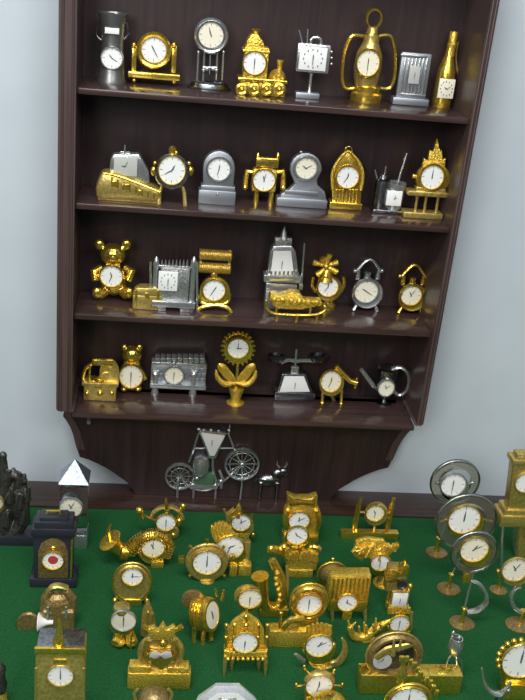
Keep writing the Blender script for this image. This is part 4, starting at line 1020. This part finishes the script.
t = T('gold_dome_box', 'gold dish rim cut off by the bottom edge below the drum clock', 328, 745, 't', GT, cat='box')
b = t.part('dome', 'gold'); b.lathe(328, 715, [(22, None), (22, 738), (23, 716), (20, 704), (12, 698), (2, 697)], y=22)
b = t.part('rim', 'gold_ornate'); b.lathe(328, 716, [(23, 720), (24.5, 718), (24.5, 715), (22, 712)], y=22); t.done()

# --- right of the middle
t = T('tall_frame_clock', 'gold hanging dial between two tall leaning posts on a flat bar, back row', 372, 540, 't', GT)
b = t.part('base', 'gold'); b.box(341, 400, 533, None, 0, 8, 1)
for x in (358, 391):
    b = t.part('post', 'gold'); b.tube([(x - 3, 533, 6), (x - 1, 520, 6), (x + 3, 498, 6)], 1.9, seg=6)
    b = t.part('post', 'gold'); b.tube([(x - 5, 533, 8), (x - 4, 520, 8), (x + 0, 504, 8)], 1.5, seg=6)
b = t.part('case', 'brass'); b.disc(375, 511, [(8, 11), (11, 10), (12, 6), (11, 3), (9, 3)], sz=1.1)
b = t.part('pivot', 'brass'); b.tube([(360, 512, 6), (391, 513, 6)], 1.1)
b = t.part('stem', 'brass'); b.tube([(375, 522, 6), (374, 532, 6)], 1.4)
t.dial(375, 512.5, 8.8, y=2.4, bez='gold', bw=1.6, face='cream', hm=(11, 30)); t.done()

t = T('eagle_clock', 'gold clock with ragged feathers over its dial, in front of the two-post clock', 384, 590, 't', GT)
b = t.part('case', 'gold'); b.disc(380, 562, [(8, 12), (11, 11), (12, 7), (11, 3), (9, 2.5)])
b = t.part('feathers', 'gold_ornate')
random.seed(11)
for i in range(14): b.tube([(378 + (i - 7) * 1.0, 556, 6), (356 + i * 3.2, 546 + random.uniform(-2, 4), 4), (352 + i * 3.3, 553 + random.uniform(-4, 9) - abs(i - 7) * .6, 2)], [3, 3, 1.3], seg=6)
b = t.part('wing', 'gold_ornate'); b.poly([(353, 556), (356, 541), (366, 538), (384, 540), (392, 552), (386, 556), (370, 552), (362, 562)], 6, 11, 1.5)
b = t.part('tail', 'gold'); b.tube([(389, 562, 7), (395, 568, 6), (397, 580, 6)], [3, 3.5, 2.2], smooth=3)
b = t.part('base', 'gold_ornate'); b.lathe(384, 580, [(11, None), (11, 587), (7, 582), (5, 574)], y=11, seg=16)
t.dial(380, 562, 9, y=2.2, bez='gold', bw=1.4, hm=(12, 30)); t.done()

t = T('cine_camera_clock', 'gold movie camera ornament with dark lens hood and a small white square dial', 400, 616, 't', GT)
b = t.part('body', 'brass'); b.box(387, 406, 568, 592, 3, 14, 1.5)
b = t.part('reel', 'gold'); b.disc(391, 572, [(5, 9), (7.5, 8.5), (8, 5), (7.5, 1.5), (5, 1), (1, .6)])
b = t.part('reel', 'gold'); b.disc(402, 566, [(4, 9), (6, 8.5), (6.5, 5), (6, 1.5), (4, 1), (1, .6)])
b = t.part('lens_hood', 'dark_bronze'); b.disc(401, 582, [(4, 3), (4.2, 0), (5.2, -2.5), (4.6, -2.5), (3.4, -.5)])
b = t.part('strut', 'gold'); b.tube([(404, 592, 6), (407, 570, 5), (405, 560, 5)], 1.4); b.tube([(389, 592, 6), (386, 604, 5)], 1.4)
b = t.part('side_grip', 'gold'); b.ball(410, 587, 3, 4.5, 3, y=6)
b = t.part('base', 'gold_ornate'); b.box(389, 410, 606, None, 1, 14, 1.3)
b = t.part('dial_box', 'brass'); b.box(391, 409, 592, 607, 2, 12, .8)
f = t.part('clock_face', ['dial', 'ink']); f.box(392.5, 407.5, 593.5, 606.5, 1.2, 2.6, .4); t.hands(400, 600, 5.5, 1.4, (12, 30), f=f); t.done()

t = T('gold_collar_clock', 'small round clock with a red-gold ribbed collar, just behind the big bronze ring', 400, 641, 't', GT)
b = t.part('case', 'gold'); b.disc(399, 623, [(8, 12), (10.5, 11), (11.5, 7), (10.5, 3), (9, 2.5)])
b = t.part('collar', 'gold_ornate')
for i in range(7): b.tube([(389 + i * 3.3, 613, 4), (389.5 + i * 3.3, 607.5, 4)], 1.7, seg=6)
b = t.part('side_post', 'brass')
b.tube([(411, 630, 6), (412, 612, 6)], 1.2)
b = t.part('base', 'gold'); b.box(389, 411, 632, None, 1, 12, 1)
t.dial(399.5, 623, 9.6, y=2.2, bez='gold', bw=1.3, hm=(12, 30)); t.done()

t = T('dolphin_ornament', 'low gold leaping fish ornament with ragged fins, left of the collar clock', 365, 644, 't', GT, cat='ornament')
b = t.part('body', 'gold_ornate', remesh=.6); b.tube([(349, 626, 5), (354, 636, 5), (364, 637, 6), (374, 630, 6), (383, 624, 7), (391, 620, 8)], [2.4, 4.6, 5.2, 4.6, 3.4, 1.6], smooth=4); b.tube([(350, 628, 5), (348, 620, 5)], [2, .9]); b.tube([(350, 628, 5), (356, 622, 5)], [2, .9]); b.tube([(366, 634, 5), (364, 622, 4)], [2.4, 1]); b.tube([(375, 628, 5), (376, 618, 4)], [2.4, 1])
for i in range(5): b.tube([(353 + i * 7, 634 - i, 2), (352 + i * 7, 627 - i, 1)], 1.3)
b = t.part('wave_base', 'gold'); b.lathe(364, 641, [(11, None), (11, 642), (8, 640), (6, 637)], y=8, sy=.6, seg=18); t.done()

t = T('bronze_ring_clock', 'large dark bronze porthole ring with grey glass on a long gold bar base', 412, 695, 't', GT)
b = t.part('base', 'gold'); b.box(361, 465, 676, None, 0, 18, 1.4)
b = t.part('ring', 'bronze'); b.ring(394, 655, 24, 4.6, y=10, ry=1.4, sz=1.0)
b = t.part('rim', 'brass'); b.ring(394, 655, 28, 1.2, y=8, sz=1.0)
b = t.part('stand', 'bronze'); b.box(380, 410, 672, 678, 5, 16, 1.2)
b = t.part('inner_plate', 'dark_bronze'); b.disc(394, 655, [(22, 12), (22, 10), (.2, 9.5)], sz=1.0)
b = t.part('shade', 'brass'); b.tube([(376, 658, 5), (388, 650, 5), (402, 647, 5), (414, 644, 5)], [4, 5, 4, 2.4], flat=.5, smooth=3)
f = t.part('clock_face', ['grey_dial', 'ink']); f.disc(382, 660, [(9.5, 6), (9.5, 4), (.2, 3.8)]); t.hands(382, 660, 8, 4, (1, 40), f=f)
b = t.part('figure', 'brass'); b.tube([(393, 655, 4), (394, 640, 4)], [2.6, 1.4]); b.tube([(399, 650, 4), (401, 640, 4)], [2, 1.2]); t.done()

t = T('pocket_watch', 'big gold pocket watch clock with a gold chain, cut off by the bottom edge', 408, 748, 't', GT)
b = t.part('case', 'gold'); b.disc(408, 702, [(19, 15), (23, 14), (25, 10), (25, 6), (23, 3), (20, 3)])
b = t.part('rim', 'gold'); b.ring(408, 702, 22.5, 2.2, y=4)
b = t.part('chain', 'gold')
ch = [(402, 660), (407, 660), (411, 663), (415, 666), (418, 671), (421, 675), (424, 679), (427, 681), (431, 684), (434, 689), (437, 694)]
for i, (x, y) in enumerate(ch): b.box(x - 2.2, x + 2.2, y - 2.6, y + 2.6, 6 - 1.6 * (i % 2), 9.5 - 1.6 * (i % 2), .8)
b.tube([(x, y, 8) for x, y in ch] + [(436, 704, 8)], 1)
b = t.part('crown', 'gold'); b.lathe(402, 673, [(4, 682), (3, 678), (5, 676), (5, 671), (3, 668), (2, 664), (2, 660)], y=8, seg=16)
b = t.part('stand', 'gold'); b.box(394, 424, 728, None, 0, 18, 1.2)
t.dial(408, 702, 18.5, y=2.6, bez='gold', bw=2, hm=(6, 0)); t.done()

t = T('silver_goblet', 'tiny silver and glass goblet on thin legs, just behind the long gold bar base', 454, 684, 't', GT, cat='ornament')
b = t.part('bowl', 'silver'); b.lathe(455, 648, [(3, 656), (7, 651), (8, 645), (6, 638), (5, 638), (6, 645), (5, 650), (1, 653)], y=8)
b = t.part('rim_knob', 'silver'); b.ball(453, 634, 2, 4, 2, y=8); b.ball(459, 638, 2, 3, 2, y=7)
for x, y in ((446, 4), (456, 2), (460, 10)):
    b = t.part('leg', 'silver'); b.tube([(454, 653, 8), (x + 1, 662, y), (x, None, y)], 1, smooth=3)
b = t.part('stem', 'silver'); b.tube([(455, 658, 8), (455, 650, 8)], 1.8); t.done()

# --- crescent stand clocks at the right
def crescent(label, bx, by, px, py, R, r, rd, face, bez='gold', base_r=11, open_c=True, hm=(12, 30)):
    t = T('crescent_stand_clock', label, bx, by, 't', 'crescent stand clocks at the right')
    b = t.part('base', 'bronze'); b.lathe(bx, by - 5, [(base_r, None), (base_r, by - .6 * base_r - 1.5), (base_r * .6, by - .6 * base_r - 2.5), (3, by - .6 * base_r - 3)], y=base_r, sy=.9)
    b = t.part('post', 'gold'); b.lathe(bx + 1, by - 12, [(3.8, by - .6 * base_r - 1), (3, by - .6 * base_r - 4), (2, by - .6 * base_r - 6), (2, by - .6 * base_r - 14), (2.8, by - .6 * base_r - 16)], y=base_r, seg=14)
    y = base_r
    lx, ly = bx + 2, by - 19
    k = t.s
    b = t.part('glass_ring', 'smoke_glass', label='clear grey glass ring'); X, Z = b.q(px, py, y)
    b.rings([[(X + q_ * k * math.sin(2 * PI * j / 44), (y + d) * k, Z + q_ * k * math.cos(2 * PI * j / 44)) for j in range(44)] for q_, d in ((r + 4, 3), (R - 1.5, 3), (R, 1.5), (R, -1.5), (R - 1.5, -3), (r + 4, -3))], loop=True)
    b = t.part('ring_edge', 'pewter'); b.ring(px, py, R - 1, .8, y=y - 3.2, seg=44)
    b = t.part('ring_edge', 'silver'); b.ring(px, py, R - 1.2, .7, y=y - 3.4, seg=24, a0=-75, a1=60)
    b = t.part('stem', 'silver'); b.tube([(lx, ly, y), (px, py + R * .8, y)], 1.1)
    b = t.part('case', bez); b.disc(rd[0], rd[1], [(r - 1, y + 6), (r + 1.5, y + 5), (r + 2.4, y), (r + 1.5, y - 3), (r, y - 3)])
    for a in (90, 270):
        c = math.sin(math.radians(a)); b2 = t.part('bracket', bez); b2.tube([(rd[0] + c * (r + 1), rd[1], y), (px + c * (R - 5), py, y)], 1.3)
    t.dial(rd[0], rd[1], r, y=y - 3.2, bez=bez, bw=1.3, face=face, hm=hm)
    return t
t = crescent('round clock in a thick glass ring, farthest of the three overlapping glass rings', 436, 560, 455, 482, 25, 12, (453, 484), 'dial', 'silver', hm=(12, 30)); t.done()
t = crescent('largest glass ring clock, white dial in the middle of the three overlapping rings', 448, 597, 466, 521, 31, 15.5, (464, 519), 'dial', 'gold', 12, hm=(12, 0)); t.done()
t = crescent('nearest of the three overlapping glass ring clocks, with a cream dial and gold fittings', 461, 632, 474, 552, 24, 13.6, (474, 549), 'cream', 'gold', 13, hm=(1, 10))
b = t.part('crescent_arm', 'silver'); b.tube([(468, 580, 13), (478, 583, 13), (485, 592, 13), (486, 602, 13), (478, 610, 13), (467, 612, 13)], [1.2, 1.8, 2.2, 2.6, 2.8, 2], flat=1.4, smooth=5)
b = t.part('ferrule', 'gold'); b.box(463, 472, 573, 584, 10, 15, 1.2); t.done()
t = T('crescent_stand_clock', 'cream dial crescent clock by the right edge, its silver curve ending in a gold post', 521, 634, 't', 'crescent stand clocks at the right')
b = t.part('base', 'bronze'); b.lathe(518, 629, [(14, None), (14, 624.5), (8, 623), (3, 622)], y=13, sy=.9)
b = t.part('post', 'gold'); b.lathe(521, 620, [(3.6, 629), (3, 625), (2, 623), (2, 612), (3, 610)], y=13, seg=14)
b = t.part('crescent_arm', 'silver'); b.tube([(520, 586, 13), (514, 590, 13), (511, 598, 13), (514, 607, 13), (521, 612, 13)], [1.4, 2, 2.4, 2.4, 1.8], flat=1.4, smooth=5)
b = t.part('case', 'brass'); b.disc(515, 569, [(12, 18), (14.5, 17), (15.5, 13), (14.5, 10), (13, 10)]); b.tube([(517, 582, 13), (520, 588, 13)], 2)
t.dial(515, 569, 13, y=9.8, bez='brass', bw=1.4, face='cream', hm=(11, 5)); t.done()

t = T('brass_tower_clock', 'tall brass tower clock on a legged table stand, right edge by the wall', 520, 566, 't', GT)
b = t.part('table', 'brass'); b.box(500, 546, 517, 528, 0, 24, 1.4); b.box(504, 543, 511, 518, 2, 22, 1)
b = t.part('tower', 'brass'); b.poly([(508, 512), (512, 480), (514, 462), (519, 457), (531, 457), (536, 462), (536, 512)], 4, 18, 1.2)
b = t.part('cap', 'brass'); b.box(513, 538, 461, 466, 2, 20, 1); b.box(517, 534, 455, 461, 5, 17, 1)
for x, y in ((503, 2), (515, 20), (541, 2), (536, 20)):
    b = t.part('leg', 'silver'); b.tube([(x, 526, y), (x - 1, 540, y), (x - 2, None, y)], [1.6, 1.4, 1.8])
b = t.part('column', 'brass'); b.tube([(521, 520, 12), (519, None, 12)], [4, 6])
t.dial(526, 482, 10.5, y=3.4, bez='brass', bw=1.6, hm=(12, 20)); t.done()

t = T('gold_post_ornament', 'small brown base with a thin gold post, beside the cream clock at right edge', 498, 596, 't', GT, cat='ornament')
b = t.part('base', 'bronze'); b.lathe(499, 588, [(9, None), (9, 593), (5, 590), (2, 588)], y=9, sy=.9)
b = t.part('post', 'gold'); b.tube([(499, 590, 9), (500, 580, 9), (498, 571, 9)], [2, 1.5, 2]); b.ball(498, 571, 2.4, y=9); t.done()

t = T('scalloped_gold_clock', 'large white dial clock with a gold scalloped rim, at the lower right edge', 521, 700, 't', GT)
b = t.part('case', 'gold'); b.disc(521, 660, [(18, 15), (22, 14), (24, 10), (23, 5), (20, 3.5)], sz=1.1)
b = t.part('scallops', 'gold')
for i in range(20):
    a = 2 * PI * i / 20; b.ball(521 + 23 * math.sin(a), 660 - 20 * math.cos(a), 3, y=8)
b = t.part('base', 'gold'); b.box(506, 536, 686, None, 0, 18, 1.4)
t.dial(521, 660, 19, y=3, bez='gold', bw=1.6, sz=1.08, hm=(12, 0)); t.done()

t = T('silver_crescent_ornament', 'thin silver crescent ornament with a dark stand, lower right in front of the scalloped clock', 497, 716, 't', GT, cat='ornament')
b = t.part('crescent', 'silver'); b.tube([(482, 668, 6), (484, 682, 6), (491, 692, 5), (500, 694, 5), (506, 688, 5)], [.8, 1.6, 2.6, 3, 1.4], flat=1.3, smooth=4)
b = t.part('stand', 'pewter'); b.tube([(497, 694, 6), (496, 704, 6), (497, None, 7)], [1.6, 1.6, 4])
b = t.part('finial', 'silver'); b.tube([(506, 690, 5), (511, 682, 5)], [2, 1.4]); b.ball(508, 690, 2.6, y=5); t.done()
# ------------------------------------------------------------------ light
wd = bpy.data.worlds.new('world'); bpy.context.scene.world = wd; wd.use_nodes = True
n = wd.node_tree.nodes; l = wd.node_tree.links
bg = n['Background']; tc = n.new('ShaderNodeTexCoord'); sp = n.new('ShaderNodeSeparateXYZ'); cr = n.new('ShaderNodeValToRGB')
l.new(tc.outputs['Generated'], sp.inputs['Vector']); l.new(sp.outputs['Z'], cr.inputs['Fac'])
e = cr.color_ramp.elements
e[0].position = 0.0; e[0].color = (.12, .12, .13, 1); e[1].position = .75; e[1].color = (.62, .68, .74, 1)
mid = e.new(.30); mid.color = (.34, .36, .40, 1)
l.new(cr.outputs['Color'], bg.inputs['Color']); bg.inputs['Strength'].default_value = .55
def area(name, loc, target, size, size_y, power, col):
    d = bpy.data.lights.new(name, 'AREA'); d.shape = 'RECTANGLE'; d.size = size; d.size_y = size_y; d.energy = power; d.color = col
    o = bpy.data.objects.new(name, d); COL.objects.link(o); o.location = loc
    o.rotation_euler = (Vector(target) - Vector(loc)).to_track_quat('-Z', 'Y').to_euler()
area('ceiling_lamp', (-.25, -1.0, 2.68), (0, -.35, 1.0), 1.3, .35, 26, (.95, .98, 1))
area('ceiling_lamp', (.5, -2.2, 2.6), (0, 0, 1.1), 1.2, .5, 16, (1, .98, .95))
area('camera_side_fill', (-.9, -2.3, 2.2), (0, -.2, .9), .8, .8, 24, (1, .98, .95))  # soft fill light added on the camera side to brighten the gold fronts
sc = bpy.context.scene
sc.view_settings.view_transform = 'Standard'; sc.view_settings.look = 'None'
